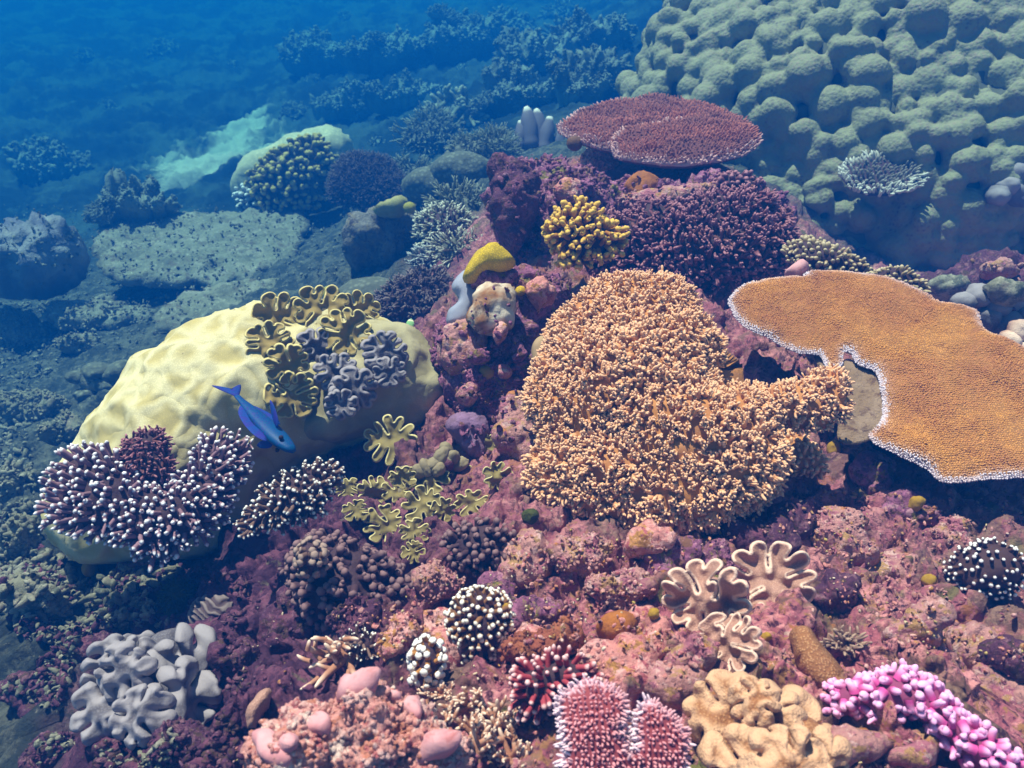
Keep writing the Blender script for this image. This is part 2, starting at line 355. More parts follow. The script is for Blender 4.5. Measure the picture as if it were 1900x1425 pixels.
# ------------------------------------------------------------------ the sea floor
CTRL = """950 1425 1.45;1500 1425 1.45;1900 1425 1.5;2300 1425 1.6;500 1425 1.6;150 1425 1.85;-200 1425 2.3;-400 1200 3.0;0 1200 2.45;300 1250 2.05;600 1200 1.9;950 1150 1.85;
1300 1150 1.82;1600 1150 1.85;1900 1150 1.95;2300 1100 2.1;0 1000 3.2;200 1080 2.6;450 1050 2.45;700 1000 2.3;950 950 2.2;1200 1000 2.15;1500 950 2.2;1900 950 2.4;
950 750 2.6;900 600 3.0;1000 470 3.7;1200 550 3.1;1450 680 2.95;1300 400 4.0;1000 300 4.3;1300 300 4.7;1800 800 2.85;2200 800 3.0;1900 520 4.6;1480 400 4.7;1600 450 5.4;2300 500 4.5;
0 800 5.0;150 700 5.6;300 600 6.2;0 600 7.0;400 480 7.6;0 450 9.0;600 520 5.8;750 560 4.6;700 430 6.4;850 430 5.0;860 300 7.6;560 360 9.5;430 240 14;200 300 12.5;0 300 12.5;
-300 700 7;-400 400 12;0 100 20;400 50 24;800 250 10;700 100 17;900 100 15.5;1100 100 12.5;1100 210 8;1400 250 7.0;1700 250 6.6;1900 300 6.4;1500 50 9.5;1900 50 9;1750 500 5.2;
1600 -100 13;2400 100 10;400 -60 36;1200 -60 26;-400 0 30;2000 -60 16"""
_c = np.array([[float(x) for x in r.split()] for r in CTRL.replace('\n', '').split(';')]); _cp = np.array([P(*r) for r in _c])
def warp(x, y):
    r = np.hypot(x, y); return np.c_[np.log(r + .6) * np.sin(np.arctan2(x, y)) * 2.5, np.log(r + .6) * np.cos(np.arctan2(x, y)) * 2.5]
_w = warp(_cp[:, 0], _cp[:, 1]); _n = len(_w)
_K = np.linalg.norm(_w[:, None] - _w[None], axis=2); _A = np.zeros((_n + 1, _n + 1)); _A[:_n, :_n] = _K - .05 * np.eye(_n); _A[:_n, _n] = 1; _A[_n, :_n] = 1
_sol = np.linalg.solve(_A, np.r_[_cp[:, 2], 0])
def base_z(x, y):
    w = warp(x, y); out = np.zeros(len(w))
    for i in range(0, len(w), 60000): out[i:i + 60000] = np.linalg.norm(w[i:i + 60000, None] - _w[None], axis=2) @ _sol[:_n] + _sol[_n]
    return np.clip(out, -6.0, 1.6)

def sea_floor():
    az = np.radians(np.concatenate([np.linspace(-180, -44, 40)[:-1], np.linspace(-44, 44, 780), np.linspace(44, 180, 40)[1:-1]]))
    r = np.concatenate([[.3, .5], np.geomspace(.62, 45, 760)])
    A, R = np.meshgrid(az, r, indexing='ij'); x = (R * np.sin(A)).ravel(); y = (R * np.cos(A)).ravel()
    z = base_z(x, y); V = np.c_[x, y, z]; d = np.hypot(x, y); near = np.clip(1.6 - d / 5, 0, 1); far = np.clip((d - 4) / 8, 0, 1)
    f1, f2 = worley(np.c_[x, y, z * 0], .16, 1); g1, g2 = worley(np.c_[x, y, z * 0], .055, 4)
    V[:, 2] += .06 * fbm(V, .4, 3) + near * (.085 * np.clip(f2 - f1, 0, .6) + .09 * fbm(V, .12, 4, .6, 3) + .03 * np.clip(g2 - g1, 0, .6)) + far * (.55 * fbm(V, 1.5, 6, .75, 8) * np.clip(d / 14, .2, 1))
    V[:, 0] += near * .03 * fbm(V, .07, 3, .6, 5); V[:, 1] += near * .03 * fbm(V, .07, 3, .6, 6)
    V[:, 2] += np.clip(1.3 - near, .15, 1) * .05 * fbm(V, .3, 4, .65, 9) + near * .012 * fbm(V, .02, 2, .6, 12)
    n, m = A.shape; i = np.arange(n)[:, None]; j = np.arange(m - 1)[None]; k = (i + 1) % n
    Q = np.stack([i * m + j + 0 * k, i * m + j + 1 + 0 * k, k * m + j + 1, k * m + j], -1).reshape(-1, 4)
    N = normals(V, Q, np.zeros((0, 3), int))
    if N[:, 2].mean() < 0: Q = Q[:, ::-1]; N = -N
    V = np.vstack([V, [[0, 0, V[0::m, 2].mean()]]]); c = len(V) - 1
    Tt = np.c_[np.arange(n) * m, np.roll(np.arange(n) * m, -1), np.full(n, c)][:, ::-1]
    mb = MB().add(V, Q, Tt)
    s = NT('reef_floor'); geo = s.n('ShaderNodeNewGeometry').outputs['Position']; s.co = geo
    sep = s.n('ShaderNodeSeparateXYZ'); s.set(sep.inputs[0], geo); X, Y = sep.outputs[0], sep.outputs[1]
    pink = s.mix(s.step(s.noise(11, 5, .7, .6), .47, .58), (.50, .15, .19), (.86, .36, .36))
    pink = s.mix(s.step(s.noise(24, 5, .7, .4, 3), .53, .62), pink, (.46, .22, .09))
    pink = s.mix(s.step(s.noise(33, 5, .7, .4, 8), .60, .66), pink, (.66, .42, .36))
    pink = s.mix(s.step(s.noise(52, 4, .7, .4, 8), .50, .64), pink, (.10, .03, .055))
    pink = s.mix(s.step(s.noise(5, 4, .6, .4, 12), .60, .66), pink, (.22, .20, .05))
    pink = s.mix(s.step(s.noise(4.3, 5, .7, .6, 21), .50, .60), pink, s.mix(s.step(s.noise(19, 4, .7, .4, 23), .45, .6), (.20, .10, .075), (.36, .22, .15)))
    pink = s.mix(s.step(s.noise(6.1, 5, .7, .6, 25), .60, .66), pink, (.50, .19, .05))
    pink = s.mix(s.step(s.noise(8.3, 5, .75, .8, 27), .57, .64), pink, (.07, .03, .045))
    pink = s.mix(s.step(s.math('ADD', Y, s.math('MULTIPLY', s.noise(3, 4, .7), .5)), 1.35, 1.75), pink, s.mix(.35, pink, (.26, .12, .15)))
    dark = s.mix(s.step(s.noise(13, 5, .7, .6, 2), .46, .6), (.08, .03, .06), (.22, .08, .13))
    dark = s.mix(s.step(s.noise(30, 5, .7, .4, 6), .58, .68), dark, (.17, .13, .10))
    teal = s.mix(s.step(s.noise(7, 6, .75, .6, 4), .44, .60), (.035, .045, .042), (.12, .125, .10))
    teal = s.mix(s.step(s.noise(24, 5, .75, .3, 7), .58, .68), teal, (.26, .25, .20))
    sand = (.5, .5, .42)
    # floor colour by position: pink crest, darker left slope, grey-green rubble, far floor, sand
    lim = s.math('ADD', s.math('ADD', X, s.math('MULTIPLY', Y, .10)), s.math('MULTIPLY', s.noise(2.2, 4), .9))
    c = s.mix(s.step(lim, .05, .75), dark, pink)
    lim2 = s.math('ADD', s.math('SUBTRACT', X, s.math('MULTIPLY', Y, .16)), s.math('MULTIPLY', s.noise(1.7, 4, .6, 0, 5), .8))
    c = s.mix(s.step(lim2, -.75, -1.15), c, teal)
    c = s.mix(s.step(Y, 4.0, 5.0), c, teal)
    far = s.mix(s.step(s.noise(.9, 5, .65, .3, 2), .44, .6), (.008, .02, .025), (.05, .08, .07))  # water's loss of red and dimming with distance painted into the far floor
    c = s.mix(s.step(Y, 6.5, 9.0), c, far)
    sx = s.math('ABSOLUTE', s.math('ADD', X, 4.6)); sy = s.math('ABSOLUTE', s.math('SUBTRACT', Y, 12.2))
    e = s.math('ADD', s.math('ADD', s.math('MULTIPLY', sx, .75), s.math('MULTIPLY', sy, .34)), s.math('MULTIPLY', s.noise(1.1, 5, .6, .8, 9), 2.2))
    c = s.mix(s.step(e, 2.15, 1.55), c, sand)
    h = s.math('ADD', s.noise(70, 6, .75), s.math('MULTIPLY', s.voro(48), -.6)); s.bump(h, 1.0, .012)
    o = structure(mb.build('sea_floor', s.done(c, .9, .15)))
    register(V[:len(N)], N, True); return o
sea_floor()

# ------------------------------------------------------------------ builders of reef things
PATCHES = {}
def lump_disp(kind, a=1.0, seed=0.0):
    if kind == 'rock':
        def f(p):
            g1, g2 = worley(p, .11, seed); return a * (.05 * fbm(p, .25, 3, .55, seed) + .045 * np.clip(g2 - g1, 0, .5) + .035 * fbm(p, .06, 3, .65, seed + 2) + .008 * fbm(p, .015, 2, .6, seed + 4))
    elif kind == 'porites':
        def f(p):
            g1, g2 = worley(p + .03 * np.c_[fbm(p, .1, 2, .5, 3), fbm(p, .1, 2, .5, 4), fbm(p, .1, 2, .5, 5)], .135, seed)
            return a * (.06 * fbm(p, .40, 2, .5, seed) + .050 * np.clip(g1, 0, .75) + .012 * fbm(p, .07, 2, .5, seed + 1) + .0015 * fbm(p, .012, 2, .6, seed + 3))
    elif kind == 'soft':
        def f(p): return a * (.05 * fbm(p, .22, 2, .5, seed) + .02 * fbm(p, .08, 2, .5, seed + 3))
    else:
        def f(p): return a * (.02 * fbm(p, .12, 3, .55, seed) + .004 * fbm(p, .02, 2, .6, seed + 3))
    return f
def px_size(px, d): return px * d / FPX
def fitted(o, fr, res, H, back, power, disp):
    """a bulging lump shows larger than the outline it stands on: shrink the outline until the lump itself has the wanted extent"""
    o = np.asarray(o, float); o2 = o.copy()
    for _ in range(2):
        pf = Puff(fr, spline(fr.from_px(o2), 90), res * 2.5, H, back, power, disp); u, v, _d = project(pf.top); c = np.c_[u, v]; lo, hi = c.min(0), c.max(0)
        o2 = (o2 - lo) / (hi - lo) * (o.max(0) - o.min(0)) + o.min(0)
    return o2

def rock(name, label, cat, outline, d, face, H, mat, res=.012, a=1.0, seed=1.0, wob=.02, back=.12, lean=0.0, nubs=0, nubmat=None, kind='rock', parent=None, group=None, power=.4, sink=0.0):
    o = np.asarray(outline, float); c = o.mean(0)
    if d is None: d = surf(*c)[2] + sink
    fr = Frame(c[0], c[1], d, face, lean); poly = spline(fr.from_px(fitted(o, fr, res, H, back, power, lump_disp(kind, a, seed)) if H > .12 else o), 160, wob, .07, seed)
    pf = Puff(fr, poly, res, H, back, power, lump_disp(kind, a, seed)); register(pf.top, pf.N, kind == 'rock' or name == 'slab_coral')
    mb = pf.add(MB())
    if nubs:
        rg = np.random.default_rng(int(seed * 100)); B, N, i = scatter(pf.top, pf.Q, pf.N, nubs, rg)
        k = fbm(B, .12, 2, .5, seed + 9) > -.1; B, N = B[k], N[k]
        V, Q, T, A = fingers(B - N * .004, N + rg.normal(0, .5, N.shape), rg.uniform(.4, 1.3, len(B)) * nubs, nubs * rg.uniform(.25, .55, len(B)), 6, (0, .5, .85), (1.1, 1, .65), .2, rg)
        mb.add(V, Q, T, A)
    ob = mb.build(name, mat, None, fr.o); tag(ob, label, cat, group); return ob, pf

def finger_patch(name, label, outline, d, face, H, sp, L, R, mat, bmat, res=.010, tilt=.6, jit=.25, seg=6, lean=0.0, seed=1.0, tipr=.55, bend=.12, kids=0, wob=.01, back=.06, power=.5, cat='coral', group=None, sink=0.0, rimgrow=0.0, part='branches', a=1.0):
    """a colony of upright fingers over a base: acropora, pocillopora and their kin"""
    rg = np.random.default_rng(int(seed * 131) + 5); o = np.asarray(outline, float); c = o.mean(0)
    if d is None: d = surf(*c)[2] + sink
    fr = Frame(c[0], c[1], d, face, lean); poly = spline(fr.from_px(o), 140, wob, .05, seed)
    pf = Puff(fr, poly, res, H, back, power, lump_disp('smooth', a, seed)); register(pf.top, pf.N)
    t = thing(name, label, cat, fr.o, group)
    pf.add(MB()).build('base', bmat, t)
    B, N, i = scatter(pf.top, pf.Q, pf.N, sp, rg); xy = pf.xy[i]; rad = xy - pf.xy.mean(0); rr = rad / np.maximum(np.linalg.norm(rad, axis=1).max(), 1e-6)
    D = unit(N * .5 + fr.n * .5 + tilt * (rr[:, :1] * fr.x + rr[:, 1:] * fr.y) + rg.normal(0, jit, N.shape)); n = len(B)
    Ls = L * rg.uniform(.65, 1.2, n) * (1 + rimgrow * (1 - pf.f[i])); Rs = R * rg.uniform(.8, 1.2, n)
    mb = MB(); V, Q, T, A = fingers(B - D * L * .2, D, Ls * 1.2, Rs, seg, (0, .35, .65, .86, .96), (1.1, 1.0, .9, .72 * tipr / .55, .45), bend, rg); mb.add(V, Q, T, A)
    for k in range(kids):
        f = rg.uniform(.3, .75, n); Dk = unit(D + rg.normal(0, .75, D.shape)); Bk = B + D * (Ls * f)[:, None]
        V, Q, T, A = fingers(Bk, Dk, Ls * rg.uniform(.3, .55, n), Rs * .75, 5, (0, .5, .85), (1, .9, .6), bend, rg); mb.add(V, Q, T, .35 + .65 * A)
    mb.build(part, mat, t); return t, pf

def table_coral(name, label, outline, d, n, sp, L, R, mat, under, scar=None, grow=1.1, H=.03, th=.035, res=.010, seed=1.0, rim=.03, wob=.012, stalk=None, cat='coral', group=None, dead=None, hole=None, rimlen=1.3, lit=None):
    """a flat plate whose whole top is a lawn of tiny upright branchlets with a pale growing rim"""
    rg = np.random.default_rng(int(seed * 77) + 3); o = np.asarray(outline, float); c = o.mean(0)
    fr = Frame(c[0], c[1], d, n=n); poly = spline(fr.from_px(o), 260, wob, .035, seed)
    pf = Puff(fr, poly, res, H, th, .35, lump_disp('smooth', .8, seed)); register(pf.top, pf.N)
    t = thing(name, label, cat, fr.o, group)
    live = np.ones(len(pf.xy))
    rimv = np.exp(-(pf.sd / rim) ** 2)
    pf.add(MB(), rimv).build('plate', under, t)
    B, N, i = scatter(pf.top, pf.Q, pf.N, sp, rg, live, 10); sd = pf.sd[i]; e = np.exp(-sd / (rim * .8)); m = len(B)
    g = np.zeros_like(pf.xy); q, near = sdf2(pf.xy[i], poly); out = unit(near - pf.xy[i]); out3 = out[:, :1] * fr.x + out[:, 1:] * fr.y
    D = unit(N + e[:, None] * grow * out3 + rg.normal(0, .22, N.shape)); bald = fbm(B, .09, 3, .6, seed) * .8
    V, Q, T, A = fingers(B - D * L * .3, D, L * (rg.uniform(.8, 1.35, m) + bald) * (1 + (rimlen - 1) * e), R * rg.uniform(.8, 1.15, m), 5, (0, .45, .8), (1.05, 1, .68), .1, rg)
    edge = 1.25 * np.exp(-sd / rim) * (.75 + .35 * fbm(B, .05, 2, .5, seed + 3))
    if scar is not None:
        sp2 = fr.from_px(scar); ds = np.min(np.linalg.norm(pf.xy[i][:, None] - sp2[None], axis=2), 1); edge = np.maximum(edge * .75, np.exp(-(sd / .012) ** 2) * np.exp(-(ds / .03) ** 2) * 1.5)
    A = np.repeat(np.clip(edge, 0, 1), 5 * 3 + 1) * .85 + A * .15
    MB().add(V, Q, T, A).build('branchlets', mat, t)
    if stalk is not None:
        top = fr.to3(np.array([stalk[:2]]), -.03 - stalk[3] * 1.2)[0]; hgt = stalk[2]; p = np.array([top - np.array([0, 0, 1]) * hgt * k for k in np.linspace(0, 1, 7)]); r = stalk[3] * np.array([1.9, 1.25, .95, .85, .85, .95, 1.2])
        V, Q, T, A = tube(p, r, 14); MB().add(V + .02 * fbm(V, .08, 3)[:, None], Q, T).build('stalk', M_DARK, t)
    return t, pf, fr

GROWN = {}
def grown_rim(seed, fold=1.0, fill=.055):
    """a closed rim that lengthens faster than it can spread, so it buckles into rounded folds (radius about 1)"""
    key = (seed, fold, fill)
    if key in GROWN: return GROWN[key]
    rg = np.random.default_rng(seed); n = 44; a = np.arange(n) / n * 2 * np.pi; p = np.c_[np.cos(a), np.sin(a)] * .62 * (1 + .10 * rg.normal(0, 1, n))[:, None]; h = .085; rep = .4; cap = int(112 * fold)
    for it in range(90):
        d = p[:, None] - p[None]; r = np.linalg.norm(d, axis=2) + np.eye(len(p)); w = np.clip(1 - r / rep, 0, 1); np.fill_diagonal(w, 0)
        f = (d / r[..., None] * w[..., None]).sum(1) * .019
        f += .28 * ((np.roll(p, 1, 0) + np.roll(p, -1, 0)) / 2 - p); R = np.linalg.norm(p, axis=1, keepdims=True); f -= p / np.maximum(R, 1e-6) * np.clip(R - .98, 0, 1) * .35
        p = p + f + rg.normal(0, .002, p.shape); e = np.linalg.norm(np.roll(p, -1, 0) - p, axis=1); ins = np.nonzero((e > h * 1.25) | (rg.uniform(0, 1, len(p)) < .012))[0]
        if len(p) < cap and len(ins): p = np.insert(p, ins + 1, (p[ins] + np.roll(p, -1, 0)[ins]) / 2, axis=0)
    for _ in range(3): p = .5 * p + .25 * (np.roll(p, 1, 0) + np.roll(p, -1, 0))
    t = np.roll(p, -1, 0) - np.roll(p, 1, 0); p = p + unit(np.c_[t[:, 1], -t[:, 0]]) * fill / fold
    for _ in range(2): p = .5 * p + .25 * (np.roll(p, 1, 0) + np.roll(p, -1, 0))
    p = p - p.mean(0); p /= np.percentile(np.linalg.norm(p, axis=1), 92); GROWN[key] = p; return p
def leather_cap(pos, nrm, R, seed, roll, dip, cup, ruf, fold, res=None, squash=1.0, funnel=0.0, fill=.055):
    rg = np.random.default_rng(int(abs(seed) * 1000) + 1); poly = grown_rim(int(abs(seed) * 10) % 9 + 1, fold, fill); sp = rg.uniform(0, 6.28); c, s_ = math.cos(sp), math.sin(sp)
    poly = (poly @ np.array([[c, -s_], [s_, c]])) * np.array([1, squash]) * R; fr = Frame(0, 0, 1, o=pos, n=nrm); poly = spline(poly, len(poly) * 2)
    pf = Puff(fr, poly, res or max(R / 34, .0011), 0.0, roll * R * .9); rr = roll * R; sd = pf.sd; q = np.clip(sd / rr, 0, 1)
    h = rr * np.sqrt(np.clip(1 - (1 - q) ** 2, 0, 1)) - dip * R * (1 - np.exp(-np.clip(sd - rr * .8, 0, None) / (rr * 1.1)))
    r2 = np.sum(pf.xy ** 2, 1) / R ** 2; x3 = np.c_[pf.xy, pf.xy[:, 0] * 0 + seed]; wave = ruf * R * fbm(x3, R * .55, 2, .5, seed) - cup * R * np.clip(1 - r2, -.3, 1) + funnel * R * np.exp(-(np.clip(sd, 0, None) / (.16 * R)) ** 2)
    top = fr.to3(pf.xy, h + wave); inn = np.nonzero(~pf.bd)[0]; n0 = len(pf.xy); pf.V[:n0] = top
    pf.V[n0:] = fr.to3(pf.xy[inn], wave[inn] - rr * np.sqrt(np.clip(1 - (1 - q[inn]) ** 2, 0, 1)) * .9 - .02 * R); pf.top = top; pf.N = normals(top, pf.Q, np.zeros((0, 3), int))
    pf.top = top + 0; rim = np.exp(-(np.clip(sd - rr * .35, 0, None) / (rr * .75)) ** 2); return pf, np.r_[rim, np.full(len(inn), .2)]
def leather(name, label, u, v, rpx, mat, smat, k=6, lobe=.3, roll=.10, cup=.16, ruf=.30, seed=1.0, face=.5, stalk=.8, lift=.35, group=None, cat='coral', d=None, squash=.85, fold=1.0, dip=.10, funnel=0.0, fill=.055):
    p, nn, dd = surf(u, v)
    if d is not None: dd = d; p = P(u, v, d)
    R = px_size(rpx, dd); c = unit(CAM - p); nrm = unit((1 - face) * nn + face * c); t = thing(name, label, cat, p, group); cp = p + nrm * R * lift
    pf, A = leather_cap(cp, nrm, R, seed, roll, dip, cup, ruf, fold, squash=squash, funnel=funnel, fill=fill); MB().add(pf.V, pf.F, None, A).build('ruffled_cap', mat, t); register(pf.top, pf.N)
    kk = np.linspace(0, 1, 7); pts = np.array([cp - nrm * R * (roll * .9 + abs(cup) * .6 + .22 + (lift + stalk) * q) for q in kk]); V, Q, T, A = tube(pts, R * np.array([.34, .46, .44, .42, .44, .5, .6]), 16)
    MB().add(V + R * .12 * fbm(V, R * .5, 2)[:, None] * unit(V - pts.mean(0)), Q, T, A).build('stalk', smat, t); return t
def folded_leather(name, label, cat, caps, mat, smat, group=None, d=None):
    """one fleshy colony whose fat folds are laid over each other: caps rows u, v, r, seed, lift"""
    t = None; cm = MB(); ps = []
    for u, v, rp, sd, lf, kw in caps:
        p, nn, dd = surf(u, v)
        if d is not None: p = P(u, v, d); dd = d
        R = px_size(rp, dd); c = unit(CAM - p); nrm = unit(.45 * nn + .55 * c + .15 * np.random.default_rng(int(sd * 10)).normal(0, 1, 3))
        if t is None: t = thing(name, label, cat, p, group)
        a = dict(roll=.27, dip=.06, cup=-.35, ruf=.45, fold=.85, fill=.15); a.update(kw); pf, A = leather_cap(p + nrm * R * lf, nrm, R, sd, res=R / 44, **a); cm.add(pf.V, pf.F, None, A); register(pf.top, pf.N); ps.append(p)
        V, T, _ = blobs((p + nrm * R * (lf - .75))[None], nrm[None], R * .55, .75, 4, .2, .6, sd); cm.add(V, None, T, np.full(len(V), .2))
    cm.build('folds', mat, t); V, T, _ = blobs((np.mean(ps, 0) - unit(CAM - ps[0]) * .03)[None], UP[None], px_size(max(c[2] for c in caps), dd) * .9, .7, 4, .25); MB().add(V, None, T).build('stalk', smat, t); return t

def ball(name, label, u, v, rpx, mat, cat='coral', lift=.5, sub=4, amp=.08, stretch=.9, seed=0.0, group=None, d=None, size=.6):
    p, n, dd = surf(u, v) if d is None else (P(u, v, d), UP, d)
    R = px_size(rpx, dd); p = p + unit(CAM - p) * R * (lift - .5)
    V, T, A = blobs(p[None], n[None] * .5 + np.array([[0, 0, .5]]), R, stretch, sub, amp, size, seed)
    V = V + unit(V - p) * (R * .04 * fbm(V, R * .3, 3, .6, seed))[:, None]
    register(V, unit(V - p)); o = MB().add(V, None, T, A).build(name, mat, None, p); return tag(o, label, cat, group)

def staghorn(name, label, u, v, rpx, mat, seed=1, n1=9, n2=4, thick=.055, up=.5, d=None, n3=0, cat='coral', group=None, spread=1.0, basemat=None, dirs=None, tipk=.25):
    rg = np.random.default_rng(seed); p, nn, dd = surf(u, v) if d is None else (P(u, v, d), unit(CAM - P(u, v, d)), d); R = px_size(rpx, dd)
    t = thing(name, label, cat, p, group); mb = MB()
    a = rg.uniform(0, 6.28, n1); z = rg.uniform(.0, 1, n1); D = np.c_[np.cos(a) * spread, np.sin(a) * .5 * spread, z * .9] + up * nn
    if dirs is not None: D = np.asarray(dirs, float) @ np.stack([RT, UP, -FW]); n1 = len(D)
    D = unit(D); B = p + rg.normal(0, R * .18, (n1, 3)) * np.array([1, 1, .2]); L = R * rg.uniform(.75, 1.1, n1); r = R * thick
    V, Q, T, A = fingers(B - D * R * .1, D, L, r * rg.uniform(.9, 1.2, n1), 8, (0, .3, .6, .85, .96), (1.25, 1.05, .9, .7, .4), .12, rg); mb.add(V, Q, T, A)
    for _ in range(n2):
        f = rg.uniform(.25, .85, n1); Bk = B + D * (L * f)[:, None]; Dk = unit(D * .9 + rg.normal(0, .62, D.shape)); Lk = L * rg.uniform(.22, .5, n1)
        V, Q, T, A = fingers(Bk, Dk, Lk, r * .8, 7, (0, .4, .75, .93), (1, .9, .75, .45), .15, rg); mb.add(V, Q, T, tipk + (1 - tipk) * A)
        for _ in range(n3):
            f2 = rg.uniform(.3, .8, n1); B3 = Bk + Dk * (Lk * f2)[:, None]; D3 = unit(Dk + rg.normal(0, .7, D.shape))
            V, Q, T, A = fingers(B3, D3, Lk * .5, r * .65, 6, (0, .5, .85), (1, .85, .55), .15, rg); mb.add(V, Q, T, tipk + (1 - tipk) * A)
    C = p[None] - nn * R * .12; V, T, _ = blobs(C, nn[None], R * .34, .6, 3, .3, .6, seed * 1.0); base = MB().add(V, None, T)
    Va = mb.arrays()[0]; register(Va, np.tile(unit(CAM - p), (len(Va), 1)))
    base.build('base', basemat or M_DARK, t); mb.build('branches', mat, t); return t
def dup(root, loc, rot, s, label=None, group=None):
    r = root.copy(); COL.objects.link(r); r.location = loc; r.rotation_euler = (0, 0, rot); r.scale = (s, s, s)
    if label: r['label'] = label
    if group: r['group'] = group
    for ch in list(root.children):
        c = ch.copy(); COL.objects.link(c); c.parent = r
    return r

# ------------------------------------------------------------------ colours of the living things
C_POR = boulder_skin('boulder_coral_skin', (.60, .49, .20), (.84, .75, .46))
C_GREY = coral('grey_leather_skin', (.20, .18, .205), (.33, .295, .32), .3, 1, vary=.1, bump=.3, bs=260, bd=.002, grain=210, gcol=(.12, .105, .12))
C_YEL = coral('yellow_leather_skin', (.26, .20, .065), (.72, .62, .30), .45, .95, vary=.15, bump=.3, bs=260, bd=.002)
C_OLIVE = coral('brown_leather_skin', (.32, .23, .07), (.70, .58, .25), .45, .95, vary=.2, bump=.3, bs=260, bd=.002)
C_STALK = coral('leather_stalk_skin', (.30, .24, .14), None, vary=.2, bump=.3, bs=120)
C_TIPW = coral('white_tipped_branch', (.34, .19, .24), (1, .96, 1), .79, .96, var=(.26, .14, .17), vs=12, vary=.3, bump=.4, bs=300, bd=.002)
C_TIPB = coral('pale_tipped_brown_branch', (.22, .13, .10), (.98, .95, .88), .82, .97, vary=.3, bump=.4, bs=300, bd=.002)
C_POLYP = coral('orange_soft_polyp', (.80, .38, .17), (.94, .56, .34), .0, 1.0, var=(.76, .34, .14), vs=6, vary=.2, bump=.2, bs=300, bd=.002)
C_FLESH = coral('orange_soft_flesh', (.62, .27, .08), None, var=(.55, .24, .09), vs=7, vary=.3, bump=.4, bs=120, bd=.003)
C_TABLE = coral('orange_table_branchlet', (.82, .37, .08), (.84, .72, .82), .12, .85, mottled=((.56, .22, .08), 4), var=(.66, .27, .09), vs=3.2, vary=.3, bump=0)
C_TABU = coral('orange_table_plate', (.40, .17, .04), (.7, .55, .6), .5, .95, vary=.5, bump=.6, bs=120, bd=.004)
C_RED = coral('red_table_branchlet', (.52, .17, .13), (.70, .42, .42), .45, .95, var=(.30, .12, .11), vs=2.5, vary=.3, bump=0)
C_REDU = coral('red_table_plate', (.16, .05, .05), (.6, .4, .42), .5, .9, vary=.5, bump=.6, bs=120, bd=.004)
C_MOUND = coral('lobed_coral_skin', (.33, .265, .20), None, mottled=((.13, .12, .11), 3.3), var=(.25, .24, .17), vs=1.4, vary=.4, bump=.5, bs=40, bd=.015, grain=42, gcol=(.30, .31, .18))
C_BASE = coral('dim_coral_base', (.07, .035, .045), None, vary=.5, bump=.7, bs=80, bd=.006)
C_BUSH = coral('dusky_bush_branch', (.20, .06, .09), (.50, .22, .26), .5, 1, var=(.19, .07, .05), vs=8, vary=.4, bump=.4, bs=200)
C_GOLD = coral('golden_branch', (.46, .20, .02), (.90, .56, .10), .4, .95, var=(.45, .17, .02), vs=7, vary=.3, bump=.3, bs=200)
C_LEMON = coral('lemon_coral_skin', (.92, .62, .012), None, var=(.80, .56, .02), vs=8, vary=.25, bump=.4, bs=200, bd=.003, grain=200)

# ------------------------------------------------------------------ the lobed coral mound at the upper right
def lobed_mound():
    o = [(1125, 300), (1170, 190), (1205, 120), (1235, 40), (1262, -60), (1420, -120), (1800, -130), (2200, -40), (2350, 200), (2250, 420), (1990, 450), (1860, 510), (1800, 550), (1680, 570), (1560, 555), (1480, 520), (1430, 470), (1390, 400), (1300, 340)]
    fr = Frame(1650, 280, 5.7, .5); o = fitted(o, fr, .05, 1.0, .3, .42, lump_disp('rock', 2.0, 3)); poly = spline(fr.from_px(o), 160, .05, .4, 2); pf = Puff(fr, poly, .05, .95, .3, .42, lump_disp('rock', 2.0, 3))
    register(pf.top, pf.N); t = thing('lobed_coral_mound', 'huge grey-green coral mound made of hundreds of rounded lobes, rising behind the red plate coral', 'coral', fr.o)
    rg = np.random.default_rng(12); dim = coral('lobed_coral_base', (.12, .13, .09), None, vary=.4, bs=30)
    pf.add(MB()).build('mound_base', dim, t)
    B, N, i = scatter(pf.top, pf.Q, pf.N, .112, rg); m = len(B); R = rg.choice([.055, .072, .09, .11], m, p=[.25, .4, .27, .08]) * rg.uniform(.9, 1.12, m)
    D = unit(N + np.array([0, 0, .5]) + rg.normal(0, .3, N.shape)); V, T, A = blobs(B + N * (R * rg.uniform(-.1, .45, m) + .09 * fbm(B, .35, 2, .5, 6))[:, None], D, R, rg.uniform(.95, 1.3, m), 3, .22, .8, 4)
    V = V + .014 * np.c_[fbm(V, .13, 2, .5, 1), fbm(V, .13, 2, .5, 2), fbm(V, .13, 2, .5, 3)]
    ob = MB().add(V, None, T, A).build('lobes', C_MOUND, t); register(V, np.tile(unit(CAM - fr.o), (len(V), 1)))
    md = ob.modifiers.new('fuse', 'REMESH'); md.mode = 'VOXEL'; md.voxel_size = .0125; md.use_smooth_shade = True; ms = ob.modifiers.new('soften', 'SMOOTH'); ms.iterations = 5; ms.factor = .5
    me = bpy.data.meshes.new_from_object(ob.evaluated_get(bpy.context.evaluated_depsgraph_get())); ob.modifiers.clear(); ob.data = me; me.name = 'lobes'
    me.polygons.foreach_set('use_smooth', np.ones(len(me.polygons), bool))
    if not me.materials: me.materials.append(C_MOUND)
lobed_mound()

